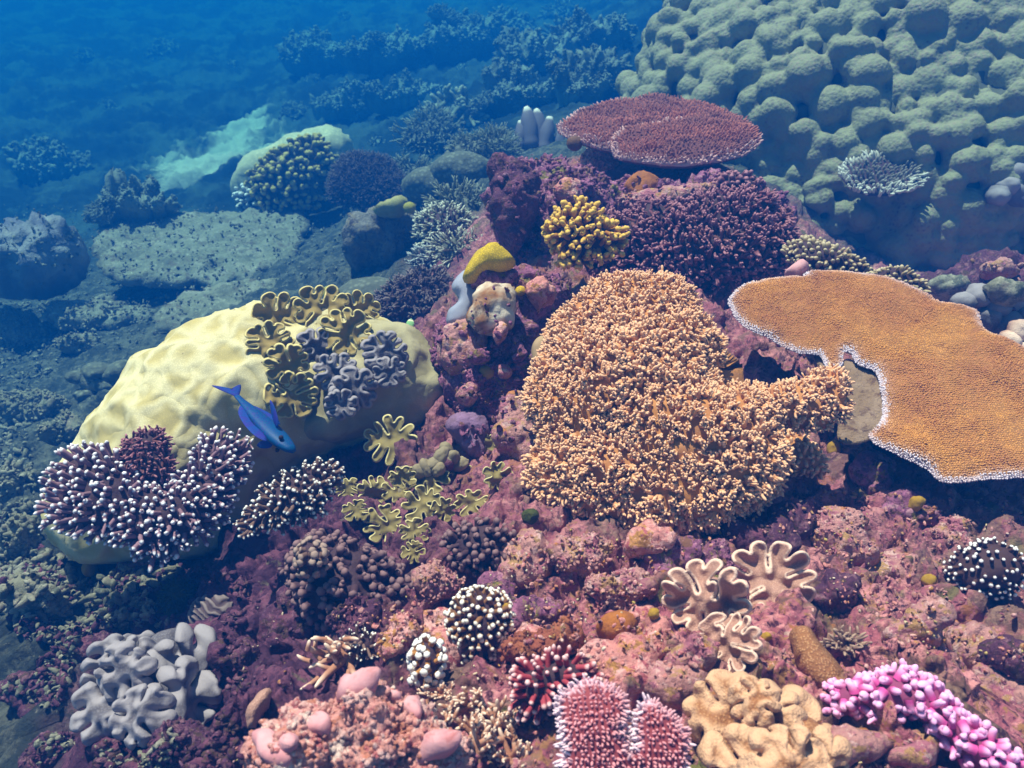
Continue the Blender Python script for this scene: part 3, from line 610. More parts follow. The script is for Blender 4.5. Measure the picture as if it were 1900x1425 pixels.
# ------------------------------------------------------------------ rock of the central outcrop
rock('rock_outcrop', 'purple encrusted rock outcrop carrying the red plate coral', 'rock',
     [(905, 340), (930, 320), (962, 300), (1000, 290), (1060, 290), (1150, 310), (1300, 325), (1420, 350), (1480, 420), (1490, 490), (1450, 540), (1350, 560), (1200, 560), (1080, 560), (1000, 530), (955, 490), (930, 430), (912, 390)], 3.75, .5, .20, M_PURPLE, .012, 2.3, 1.3, .03, .5, nubs=.022, nubmat=M_PURPLE)
rock('rock_pinnacle', 'dark pitted rock knob at the left end of the outcrop', 'rock', [(905, 300), (945, 290), (985, 305), (1000, 360), (985, 430), (955, 470), (925, 440), (912, 380)], 3.5, .7, .13, M_DARK, .010, 1.2, 2.2, .02, .2)
rock('rock_column', 'craggy purple rock column between the yellow boulder coral and the orange soft coral', 'rock',
     [(808, 650), (835, 605), (880, 560), (905, 520), (960, 500), (1030, 510), (1060, 560), (1030, 620), (1010, 720), (1000, 830), (985, 900), (930, 900), (870, 840), (838, 790), (822, 720)], 2.75, .6, .20, M_PURPLE, .009, 1.25, 3.4, .02, .3, nubs=.014, nubmat=M_PURPLE)
rock('rock', 'brownish rough round rock knob beside the right end of the yellow boulder coral', 'rock', [(808, 640), (830, 605), (870, 595), (900, 625), (893, 680), (850, 700), (815, 680)], 2.6, .7, .09, M_TAN, .006, .5, 4.1, .01, .1)

# ------------------------------------------------------------------ the big yellow boulder coral, lower left
t_por, pf_por = rock('boulder_coral', 'big smooth yellow boulder coral dome with leather corals growing on its shoulder', 'coral',
     [(92, 1015), (88, 950), (112, 880), (150, 812), (185, 750), (222, 700), (270, 655), (330, 618), (390, 592), (440, 575), (500, 562), (570, 560), (640, 562), (705, 590), (765, 615), (808, 655), (830, 710), (825, 770), (790, 812), (700, 835), (600, 860), (540, 890), (490, 950), (420, 1010), (300, 1040), (190, 1045)],
     2.85, .72, .42, C_POR, .010, 1.0, 5.2, .012, .5, kind='porites', power=.5)

rock('boulder_coral', 'grey-olive dome joined to the right side of the yellow boulder coral', 'coral',
     [(640, 606), (700, 596), (765, 614), (808, 652), (832, 706), (826, 765), (790, 800), (700, 812), (610, 825), (550, 830), (520, 805), (535, 760), (570, 710), (605, 655)], 2.70, .72, .17, boulder_skin('olive_boulder_skin', (.42, .36, .19), (.56, .50, .30)), .009, .8, 5.6, .012, .3, kind='porites', power=.5)  # joined lobe with a duller, greyer copy of the boulder skin

# ------------------------------------------------------------------ the orange soft coral in the centre
def soft_coral():
    o = [(988, 900), (984, 860), (1000, 800), (984, 745), (992, 700), (1030, 615), (1060, 580), (1100, 545), (1150, 518), (1200, 512), (1262, 528), (1294, 565), (1300, 602), (1345, 622), (1385, 655), (1400, 700), (1440, 715), (1500, 700), (1545, 697), (1566, 727), (1558, 770), (1520, 796), (1470, 794), (1434, 792), (1432, 840), (1436, 880), (1410, 925), (1350, 955), (1280, 975), (1210, 985), (1130, 985), (1060, 958), (1010, 925)]
    fr = Frame(1230, 760, 2.22, .62); o = fitted(o, fr, .007, .165, .08, .42, lump_disp('soft', .75, 6.0)); poly = spline(fr.from_px(o), 220, .006, .03, 2); pf = Puff(fr, poly, .007, .15, .08, .42, lump_disp('soft', .75, 6.0))
    t = thing('soft_coral', 'huge orange-tan soft coral covered in clustered finger polyps with a stubby arm to the right', 'coral', fr.o); rg = np.random.default_rng(21)
    V = pf.top; u, v, d = project(V); fold = np.exp(-(((u - 1370) / 60) ** 2 + ((v - 668) / 42) ** 2)); V = V - pf.N * (fold * .15)[:, None]
    pf.V[:len(V)] = V; N = normals(V, pf.Q, np.zeros((0, 3), int)); register(V, N)
    pf.add(MB()).build('body', C_FLESH, t)
    B, Nn, i = scatter(V, pf.Q, N, .0245, rg); D0 = unit(Nn + rg.normal(0, .22, Nn.shape)); n = len(B); size = np.clip(1 + .55 * fbm(B, .12, 2, .5, 2), .55, 1.5) * rg.uniform(.75, 1.2, n)
    k = fbm(B, .07, 2, .5, 8) > -.8; B, D0, size = B[k], D0[k], size[k]; n = len(B); mb = MB()
    hgt = .007 + .017 * np.clip(.45 + .9 * fbm(B, .045, 2, .5, 4) + rg.normal(0, .18, n), 0, 1.1)
    V2, Q, T, A = fingers(B - D0 * .004, D0, hgt + .006, .0085 * size, 6, (0, .6, .9), (1.1, 1, .8), .1, rg); mb.add(V2, Q, T, A * .25)
    for q in range(12):
        Dk = unit(D0 + rg.normal(0, .52, D0.shape)); Bk = B + D0 * (hgt * rg.uniform(.55, 1.0, n) - .004)[:, None] + rg.normal(0, .0045, B.shape)
        V2, Q, T, A = fingers(Bk, Dk, .0160 * size * rg.uniform(.7, 1.25, n), .0032 * rg.uniform(.8, 1.25, n) * np.sqrt(size), 5, (0, .4, .75, .94), (.85, .95, 1.05, .7), .16, rg); mb.add(V2, Q, T, A)
    mb.build('polyps', C_POLYP, t)
soft_coral()

# ------------------------------------------------------------------ the table corals
t_tab, pf_tab, fr_tab = table_coral('table_coral', 'big orange table coral with a white rim and a bleached bite in its left edge', [(1352, 565), (1366, 538), (1400, 522), (1470, 512), (1490, 516), (1500, 507), (1560, 503), (1640, 512), (1720, 543), (1745, 560), (1810, 573), (1824, 608), (1870, 632), (1910, 652), (2010, 715), (2050, 800), (1990, 865), (1900, 886), (1830, 890), (1755, 896), (1710, 865), (1660, 842), (1612, 812), (1633, 785), (1637, 740), (1624, 690), (1592, 676), (1577, 655), (1565, 655), (1562, 678), (1535, 682), (1520, 660), (1480, 655), (1430, 630), (1380, 605)],
    2.42, unit(np.array([-.05, -.22, 1.0])), .0066, .0045, .0026, C_TABLE, C_TABU, H=.02, th=.03, res=.0085, seed=3.0, rim=.019, rimlen=1.1, grow=.7, scar=[(1512, 660), (1535, 676), (1562, 672), (1570, 652), (1582, 665), (1600, 680), (1624, 692), (1634, 720), (1637, 750), (1634, 785)], wob=.006, stalk=(.12, .05, .5, .09))
fd = Frame(0, 0, 1, o=fr_tab.o - fr_tab.n * .025, n=fr_tab.n)
Puff(fd, spline(fd.from_px([(1512, 660), (1562, 668), (1622, 680), (1650, 740), (1645, 790), (1605, 822), (1555, 815), (1560, 750), (1545, 715), (1525, 690)]), 120, .004, .03), .006, .012, .03, .35, lump_disp('smooth', .7, 13.5)).add(MB()).build('dead_patch', coral('dead_plate', (.30, .19, .11), None, var=(.38, .26, .18), vs=12, vary=.5, bump=1, bs=110, bd=.006, mottled=((.15, .08, .05), 30)), t_tab)
table_coral('plate_coral', 'upper tier of the reddish brown plate coral on the outcrop top', [(1035, 245), (1055, 218), (1090, 203), (1150, 188), (1230, 181), (1320, 198), (1375, 218), (1395, 245), (1350, 265), (1200, 262), (1140, 280), (1085, 268)], 4.05, unit(np.array([0, -.06, 1.0])), .019, .018, .0055, C_RED, C_REDU, H=.03, th=.05, res=.02, seed=5.0, rim=.03, wob=.012, stalk=(.1, -.1, .25, .2))
table_coral('plate_coral', 'lower tier of the reddish plate coral with a pale scalloped front edge', [(1136, 262), (1150, 243), (1190, 238), (1290, 222), (1390, 235), (1408, 258), (1388, 284), (1335, 299), (1262, 307), (1190, 301), (1140, 290)], 3.82, unit(np.array([0, -.10, 1.0])), .018, .018, .0055, C_RED, C_REDU, H=.03, th=.05, res=.018, seed=6.0, rim=.03, wob=.012, stalk=(.1, 0, .35, .12))
table_coral('table_coral', 'small pale bristly table coral growing on the lobed mound', [(1558, 320), (1580, 298), (1640, 288), (1700, 298), (1718, 325), (1700, 350), (1640, 363), (1580, 350)], surf(1640, 345)[2] - .10, unit(np.array([0, -.28, 1.0])), .026, .036, .009, coral('pale_table_branchlet', (.20, .18, .15), (.75, .74, .66), .25, .95, vary=.3, bump=0), C_BASE, H=.03, th=.05, res=.02, seed=7.0, rim=.09, wob=.012, rimlen=1.2)

# ------------------------------------------------------------------ white tipped branching corals, lower left
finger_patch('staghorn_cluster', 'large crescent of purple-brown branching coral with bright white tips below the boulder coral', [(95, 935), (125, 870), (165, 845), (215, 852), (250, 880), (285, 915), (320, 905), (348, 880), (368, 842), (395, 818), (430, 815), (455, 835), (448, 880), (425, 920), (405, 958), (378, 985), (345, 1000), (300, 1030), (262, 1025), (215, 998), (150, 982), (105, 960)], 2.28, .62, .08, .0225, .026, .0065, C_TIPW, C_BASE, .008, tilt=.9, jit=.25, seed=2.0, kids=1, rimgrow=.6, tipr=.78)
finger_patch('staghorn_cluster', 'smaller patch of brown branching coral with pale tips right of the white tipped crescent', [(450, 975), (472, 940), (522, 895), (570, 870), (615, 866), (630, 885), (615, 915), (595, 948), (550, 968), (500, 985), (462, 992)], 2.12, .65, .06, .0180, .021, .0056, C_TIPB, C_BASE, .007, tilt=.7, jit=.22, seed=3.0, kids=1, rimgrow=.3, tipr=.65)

# ------------------------------------------------------------------ leather corals on the shoulder of the boulder coral
G1 = 'leather corals growing on the boulder coral'
for u, v, r, m, k, s, ro, lab in ((520, 588, 42, C_OLIVE, 8, 1.1, .09, 'flat brown ruffled leather coral on the boulder crest, leftmost of the top row'),
    (598, 574, 44, C_OLIVE, 8, 1.2, .09, 'brown ruffled leather coral at the very top of the boulder coral'), (664, 580, 36, C_OLIVE, 7, 1.3, .09, 'brown ruffled leather coral at the right end of the top row on the boulder coral'),
    (500, 640, 40, C_OLIVE, 6, 1.4, .11, 'mustard brown leather coral at the left edge of the boulder coral group'), (530, 672, 36, C_OLIVE, 6, 1.5, .12, 'golden brown drooping leather coral just above the separate four-lobed one'),
    (642, 618, 42, C_OLIVE, 6, 1.6, .1, 'yellow-brown leather coral with deep folded rim between grey ones and top row'), (540, 732, 42, C_OLIVE, 5, 1.7, .11, 'separate golden leather coral with pale rim on the boulder coral above the fish'),
    (590, 645, 36, C_GREY, 6, 2.1, .17, 'grey fleshy leather coral nearest the mustard brown ones'), (625, 692, 36, C_GREY, 6, 2.2, .18, 'grey fleshy leather coral in the middle of the grey group'),
    (712, 655, 38, C_GREY, 6, 2.3, .18, 'grey fleshy leather coral at the upper right of the grey group'), (655, 722, 40, C_GREY, 7, 2.4, .18, 'grey fleshy leather coral low in the grey group'),
    (722, 690, 28, C_GREY, 5, 2.5, .2, 'small grey leather coral at the right edge of the grey group'), (632, 748, 28, C_GREY, 5, 2.6, .2, 'lowest grey leather coral hanging at the bottom of the grey group')):
    leather('leather_coral', lab, u, v, r * 1.2, m, C_STALK, roll=ro * (.75 if m is C_OLIVE else .8), seed=s, face=.75, group=G1, lift=.28, cup=.06 if m is C_OLIVE else -.05, fold=1.25 if m is C_OLIVE else 1.1, dip=.12, ruf=.3, fill=.17 if m is C_OLIVE else .16, squash=.92)

# ------------------------------------------------------------------ pale rimmed leather corals in the lower centre
G2 = 'pale rimmed leather corals below the boulder coral'
for i_, (u, v, r, k, s, lab) in enumerate(((728, 818, 44, 7, 3.1, 'yellow leather coral with bright rim, highest and left of the pale rimmed group'), (911, 826, 25, 5, 3.2, 'small pale rimmed leather coral alone at the top right of its group'),
    (922, 884, 26, 6, 3.3, 'pale rimmed leather coral on the right edge of its group below the lone small one'), (795, 890, 38, 7, 3.4, 'broad pale rimmed leather coral in the centre of its group'),
    (846, 872, 26, 6, 3.5, 'brownish pale rimmed leather coral touching the right of the central broad one'), (878, 938, 31, 6, 3.6, 'pale rimmed leather coral with deep lobes, lower right of its group'),
    (785, 940, 34, 7, 3.7, 'pale rimmed leather coral just below the central broad one'), (741, 912, 30, 6, 3.8, 'dim pale rimmed leather coral left of the centre of its group'),
    (692, 912, 28, 6, 3.9, 'pale rimmed leather coral near the small branching coral patch'), (662, 948, 24, 5, 4.1, 'leftmost pale rimmed leather coral in the shade'),
    (712, 974, 35, 7, 4.2, 'pale rimmed leather coral with many lobes, low on the left of its group'), (769, 986, 27, 5, 4.3, 'pale rimmed leather coral above the lowest one'), (768, 1024, 21, 4, 4.4, 'small four-lobed pale rimmed leather coral, lowest of its group'),
    (748, 884, 24, 5, 4.5, 'dim pale rimmed leather coral between the central broad one and the yellow one'), (822, 944, 22, 5, 4.6, 'small pale rimmed leather coral squeezed between two larger ones under the broad one'), (645, 908, 24, 5, 4.7, 'blurred pale rimmed leather coral at the far left next to the white tips'))):
    leather('leather_coral', lab, u, v, r * 1.15, C_YEL, C_STALK, roll=.07, seed=s, face=.8, group=G2, lift=.4, cup=.06, fold=.85 if r < 30 else 1.0, dip=.09, ruf=.3, squash=.8 if i_ % 2 else .95)

# ------------------------------------------------------------------ more of the outcrop
C_SPONGE = coral('grey_finger_skin', (.17, .14, .18), (.80, .74, .68), .86, 1.0, vary=.2, bump=.4, bs=120)
C_SHEET = coral('grey_blue_sheet_skin', (.34, .36, .46), (.5, .52, .62), .4, 1, vary=.1, bump=.3, bs=160)
C_ORANGE = coral('orange_sponge_skin', (.48, .16, .02), None, var=(.30, .10, .03), vs=14, vary=.4, bump=.7, bs=110, bd=.006)
C_BROWN = coral('brown_skin', (.26, .12, .05), None, var=(.34, .17, .07), vs=11, vary=.3, bump=.5, bs=140, grain=190)
C_REDB = coral('red_bumpy_skin', (.32, .08, .07), (.55, .24, .2), .3, 1, vary=.4, bump=.5, bs=140)
C_BEIGE = coral('beige_leather_skin', (.60, .35, .27), (.86, .60, .48), .3, 1.0, vary=.25, bump=.5, bs=260, bd=.003, grain=260, gcol=(.44, .23, .17))
C_FUZZ = coral('fuzzy_tan_skin', (.58, .30, .14), (.74, .44, .26), .2, 1.0, vary=.15, bump=.7, bs=300, bd=.004, grain=190, gcol=(.34, .14, .05))
C_PINKB = coral('hot_pink_branch', (.70, .09, .36), (1.0, .50, .84), .15, .9, vary=.2, bump=.2, bs=200)
C_PINKT = coral('pink_table_branch', (.82, .34, .38), (.98, .74, .84), .15, .9, vary=.3, bump=.2, bs=200)
C_REDD = coral('red_finger_branch', (.42, .06, .08), (.95, .62, .62), .72, 1.0, vary=.3, bump=.2, bs=200)
C_STAG = coral('tan_staghorn_branch', (.48, .22, .13), (.92, .70, .56), .5, 1.0, vary=.3, bump=.3, bs=200)
C_KNOB = coral('pale_pink_knob', (.80, .42, .44), None, mottled=((.58, .20, .19), 22), var=(.66, .28, .30), vs=14, vary=.3, bump=.3, bs=180)
C_WTIP = coral('brown_white_knob_branch', (.30, .14, .055), (.98, .92, .82), .80, .95, vary=.3, bump=.2, bs=200)
C_DOT = coral('dark_white_dot_branch', (.10, .045, .035), (1, .95, .95), .8, .95, vary=.3, bump=.2, bs=200)
C_PALEB = coral('pale_bush_branch', (.20, .18, .12), (.80, .80, .66), .45, 1, vary=.3, bump=.2, bs=200)
C_DKB = coral('dark_bush_branch', (.09, .06, .07), (.26, .20, .20), .55, 1, vary=.3, bump=.2, bs=200)
C_MOSS = coral('green_algae_skin', (.10, .11, .012), None, var=(.03, .05, .01), vs=30, vary=.5, bump=1, bs=160, bd=.01)
C_TEALB = coral('dull_green_branch', (.17, .19, .14), (.36, .37, .28), .4, 1, vary=.3, bump=.2, bs=60)
C_TEALS = coral('dull_green_skin', (.20, .21, .16), None, var=(.30, .30, .23), vs=2, vary=.3, bump=.6, bs=40, bd=.01, grain=30)

def sponge():
    t = None
    o = surf(992, 262)[0]; d = project(o[None])[2][0] - .02; t = thing('finger_sponge', 'pale grey finger sponge with white tips standing at the left end of the plate coral', 'sponge', P(995, 275, d))
    mb = MB()
    for u0, v0, u1, v1, r in ((966, 275, 966, 225, 11), (985, 275, 978, 200, 15), (1000, 272, 996, 203, 15), (982, 280, 973, 232, 12), (1010, 280, 1020, 218, 14), (1006, 290, 1000, 245, 13), (1036, 282, 1042, 234, 10), (960, 290, 957, 250, 9)):
        k = np.linspace(0, 1, 8); p = np.array([P(u0 + (u1 - u0) * q, v0 + (v1 - v0) * q, d + .03 * math.sin(u0 + q)) for q in k]); rr = px_size(r, d) * np.array([1.1, 1.0, 1.02, 1.06, 1.03, .92, .68, .35])
        V, Q, T, A = tube(p, rr, 12); mb.add(V + .016 * np.c_[fbm(V, .05, 3), fbm(V, .05, 3, .5, 3), fbm(V, .05, 3, .5, 5)], Q, T, A)
    mb.build('fingers', C_SPONGE, t)
    V, T, A = blobs(P(1000, 292, d + .03)[None], UP[None], .10, .6, 4, .3); MB().add(V * 1.0, None, T).build('base', M_PURPLE, t)
sponge()
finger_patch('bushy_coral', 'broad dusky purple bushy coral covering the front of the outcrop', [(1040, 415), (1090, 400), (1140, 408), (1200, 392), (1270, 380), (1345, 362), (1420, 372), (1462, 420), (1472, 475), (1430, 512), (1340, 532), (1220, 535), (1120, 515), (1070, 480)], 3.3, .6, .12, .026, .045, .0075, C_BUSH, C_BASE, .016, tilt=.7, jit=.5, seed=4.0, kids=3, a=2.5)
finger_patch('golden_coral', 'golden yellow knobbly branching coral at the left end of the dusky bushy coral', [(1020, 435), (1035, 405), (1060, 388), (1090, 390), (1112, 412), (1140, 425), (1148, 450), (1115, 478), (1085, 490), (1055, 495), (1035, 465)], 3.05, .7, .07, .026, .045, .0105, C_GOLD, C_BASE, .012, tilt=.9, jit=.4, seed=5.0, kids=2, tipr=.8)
ball('sponge_ball', 'round brown sponge ball beside the left end of the upper plate coral', 1066, 266, 15, C_BROWN)
rock('encrusting_sponge', 'rust orange encrusting sponge lump under the lower plate coral', 'sponge', [(1160, 345), (1185, 322), (1215, 325), (1225, 350), (1200, 368), (1170, 365)], None, .7, .05, C_ORANGE, .008, .5, 8.1, sink=-.03)
finger_patch('bumpy_coral', 'dark red bumpy coral mound below the lower plate coral rim', [(1218, 318), (1240, 303), (1275, 302), (1290, 325), (1280, 350), (1250, 358), (1225, 345)], None, .7, .06, .028, .02, .013, C_REDB, C_REDB, .012, tilt=.6, jit=.2, seed=8.3, tipr=.9, sink=-.05)
rock('encrusting_algae', 'salmon pink crust on the outcrop below the brown sponge ball', 'algae', [(1025, 350), (1050, 330), (1085, 338), (1105, 358), (1070, 372), (1040, 370)], None, .7, .025, M_PINK, .008, .4, 8.5, sink=-.02)
finger_patch('bumpy_coral', 'small maroon bumpy coral on the upper right of the outcrop', [(1330, 335), (1360, 322), (1400, 330), (1420, 355), (1380, 372), (1340, 362)], None, .6, .05, .03, .025, .012, C_BUSH, C_BASE, .014, seed=8.8, kids=1, sink=-.05)
rock('rock_ledge', 'olive crusted ledge on the outcrop above the dusky bushy coral', 'rock', [(1150, 378), (1200, 362), (1280, 350), (1330, 352), (1325, 368), (1260, 385), (1180, 396)], None, .5, .05, M_TAN, .010, .7, 8.9, nubs=.016, sink=-.06)
rock('rock', 'mauve crusted lump right of the grey finger sponge', 'rock', [(1080, 292), (1110, 280), (1140, 292), (1150, 318), (1120, 335), (1090, 322)], None, .6, .06, M_PINK, .009, .7, 9.1, sink=-.05, nubs=.018, nubmat=M_PURPLE)

# the column between the boulder coral and the soft coral
rock('yellow_coral', 'bright lemon yellow lobed coral cap on the rock column', 'coral', [(862, 520), (870, 490), (885, 468), (912, 455), (938, 464), (955, 488), (940, 500), (905, 508), (880, 524)], 2.62, .7, .07, C_LEMON, .008, .9, 9.3, .004, .05, kind='soft')
rock('rock', 'mauve underside ledge below the lemon yellow coral', 'rock', [(875, 528), (910, 508), (955, 495), (1000, 500), (1010, 530), (970, 545), (900, 550)], 2.68, .6, .06, M_PURPLE, .008, 1, 9.4)
ball('sponge_ball', 'small yellow sponge ball on the column between two dark holes', 966, 540, 10, C_LEMON, lift=.7)
ball('sponge_ball', 'mustard yellow sponge ball low on the rock column', 903, 690, 15, coral('mustard_skin', (.42, .24, .015), None, vary=.3, bump=.5, bs=140), lift=.7, stretch=.7)
rock('bitten_coral', 'brown coral knob with a bleached white bite scar', 'coral', [(872, 600), (878, 560), (895, 535), (925, 532), (950, 548), (955, 580), (940, 612), (905, 622), (885, 618)], 2.55, .75, .08, coral('bitten_skin', (.34, .15, .05), None, var=(.88, .78, .62), vs=9, vary=.3, bump=.6, bs=120, mottled=((.10, .06, .05), 13)), .006, .5, 9.6)
rock('rock', 'salmon crusted lump beside the small yellow sponge ball', 'rock', [(975, 535), (1000, 518), (1028, 530), (1032, 555), (1010, 568), (1005, 578), (985, 565)], 2.6, .7, .05, M_PINK, .006, .5, 9.8)
rock('encrusting_sheet', 'smooth pale blue-grey sheet sponge draped on the left of the rock column', 'sponge', [(828, 600), (832, 575), (850, 555), (838, 535), (848, 512), (868, 500), (880, 530), (900, 545), (880, 575), (868, 600), (845, 608)], 2.66, .7, .04, C_SHEET, .008, .5, 10.1, .005, .03, kind='smooth')
rock('disc_coral', 'thin tan translucent-looking disc tucked behind the left edge of the orange soft coral', 'coral', [(986, 660), (990, 635), (1005, 622), (1030, 618), (1040, 650), (1030, 690), (1000, 695)], 2.35, .8, .02, coral('disc_skin', (.44, .30, .16), (.60, .50, .2), .3, 1, vary=.15, bump=.2), .006, .2, 10.2, .003, .02, kind='smooth')
rock('rock', 'violet crusted boulder at the foot of the rock column', 'rock', [(838, 790), (860, 770), (900, 775), (915, 820), (890, 850), (855, 835)], 2.5, .7, .07, coral('violet_crust', (.34, .19, .34), None, var=(.22, .12, .18), vs=14, vary=.5, bump=.8, bs=90, bd=.008), .006, .6, 10.4)
rock('rock', 'dusty mauve slab leaning between the column and the orange soft coral', 'rock', [(930, 760), (960, 735), (1000, 745), (1000, 800), (985, 850), (945, 860), (925, 810)], 2.4, .7, .06, M_TAN, .007, .8, 10.6)
for i, (u, v, r, lab) in enumerate(((888, 655, 17, 'lilac crusted pebble wedged left of the mustard sponge ball'), (935, 690, 14, 'small upright grey stub right of the mustard sponge ball'), (925, 615, 15, 'maroon crusted pebble under the bitten brown coral'), (960, 655, 17, 'pinkish crusted pebble left of the tan disc'), (870, 735, 20, 'purple crusted pebble on the lower left of the rock column'))):
    rock('rock', lab, 'rock', [(u + r * math.cos(a) * (1 + .2 * math.sin(3 * a + i)), v + r * math.sin(a)) for a in np.linspace(0, 6.28, 9)[:-1]], None, .7, px_size(r, 2.5) * .7, (M_PURPLE, M_TAN, M_PINK)[i % 3], .005, .5, 11 + i * .7, sink=-.03)

# ------------------------------------------------------------------ around the big table coral
finger_patch('table_coral', 'beige knobbly plate coral peeping out behind the top edge of the orange table coral', [(1455, 470), (1500, 450), (1545, 465), (1600, 490), (1610, 510), (1540, 505), (1490, 500)], 2.95, .35, .05, .022, .022, .008, coral('beige_nub_branch', (.36, .25, .13), (.60, .48, .30), .4, 1, vary=.3, bump=.2), C_BASE, .012, seed=12.1)
finger_patch('table_coral', 'second beige plate coral behind the orange table, right of the first', [(1600, 512), (1660, 508), (1700, 518), (1722, 540), (1690, 545), (1630, 528)], 2.8, .35, .04, .02, .02, .007, coral('beige_nub_branch', ()), C_BASE, .012, seed=12.3)
rock('rock', 'smooth pinkish white-topped lump at the back left of the orange table coral', 'rock', [(1455, 515), (1465, 495), (1485, 485), (1500, 492), (1498, 508), (1480, 520)], 2.75, .7, .05, C_KNOB, .008, .4, 12.4, kind='smooth')
def lumps(name, label, cat, pts, mat, seed, k=1.0, stretch=.9, group=None, d=None, amp=.25, bmat=None, part='lobes', sub=4):
    ps = []; t = None; mb = MB()
    for i, (u, v, r) in enumerate(pts):
        p, n, dd = surf(u, v)
        if d is not None: p = P(u, v, d); dd = d
        R = px_size(r, dd); p = p + unit(CAM - p) * R * .3 * k
        if t is None: t = thing(name, label, cat, p, group)
        V, T, A = blobs(p[None], (n * .6 + UP * .4 + .35 * np.random.default_rng(i + int(seed * 10)).normal(0, 1, 3))[None], R, stretch, sub, amp, .7, seed + i * .31)
        V = V + unit(V - p) * (R * .10 * fbm(V, R * .45, 3, .6, seed))[:, None]; ps.append(V); mb.add(V, None, T, A)
    V = np.vstack(ps); mb.build(part, mat, t); c = V.mean(0); register(V, unit(CAM - V) * .7 + unit(V - c) * .3)
    B, T, _ = blobs((c - unit(CAM - c) * .06)[None], UP[None], px_size(np.std([q[:2] for q in pts], 0).max(), project(c[None])[2][0]) * 1.3, .7, 3, .3, .6, seed); MB().add(B, None, T).build('base', bmat or M_DARK, t); return t
lumps('leather_coral', 'pale grey lumpy leather coral beyond the right end of the orange table', 'coral', [(1790, 560, 22), (1820, 550, 25), (1850, 565, 28), (1880, 560, 24), (1835, 590, 26), (1870, 600, 28), (1900, 590, 26)], C_GREY, 12.6, d=3.1)
lumps('leather_coral', 'dim pinkish lumpy leather coral at the right edge below the pale grey one', 'coral', [(1860, 650, 18), (1875, 635, 22), (1895, 615, 23), (1905, 655, 25), (1885, 665, 20)], C_BEIGE, 12.7, d=3.0)
lumps('soft_coral', 'blue-grey rope-like soft coral at the right edge beside the lobed mound', 'coral', [(1850, 360, 20), (1868, 345, 22), (1890, 330, 24), (1885, 360, 22), (1905, 350, 24)], C_GREY, 12.8, d=4.6, stretch=1.4)
rock('rock', 'dark rock shelf between the lobed mound and the orange table at the right edge', 'rock', [(1700, 540), (1760, 490), (1830, 470), (1930, 480), (1980, 560), (1900, 600), (1800, 560)], 3.7, .4, .16, M_DARK, .02, 1.6, 12.9, .03)
for i, (u, v, r, lab) in enumerate(((1760, 525, 26, 'pale rubble lump under the lobed mound, left of the dark shelf edge'), (1850, 500, 24, 'brown rubble lump on the dark rock shelf at the right edge'), (1870, 540, 30, 'grey rubble slab on the dark rock shelf at the right edge'))):
    rock('rock', lab, 'rock', [(u + r * 1.6 * math.cos(a) * (1 + .2 * math.sin(3 * a + i)), v + r * .6 * math.sin(a)) for a in np.linspace(0, 6.28, 9)[:-1]], None, .5, px_size(r, 3.5) * .5, (M_TEAL, M_TAN, M_TEAL)[i], .010, .6, 13 + i * .7, sink=-.04)
finger_patch('soft_coral', 'small tan polyp colony in the shade under the stubby arm of the orange soft coral', [(1450, 810), (1490, 812), (1525, 850), (1530, 880), (1480, 882), (1448, 860)], 2.3, .7, .05, .017, .016, .0055, C_POLYP, C_FLESH, .007, seed=13.7, kids=2, jit=.5)

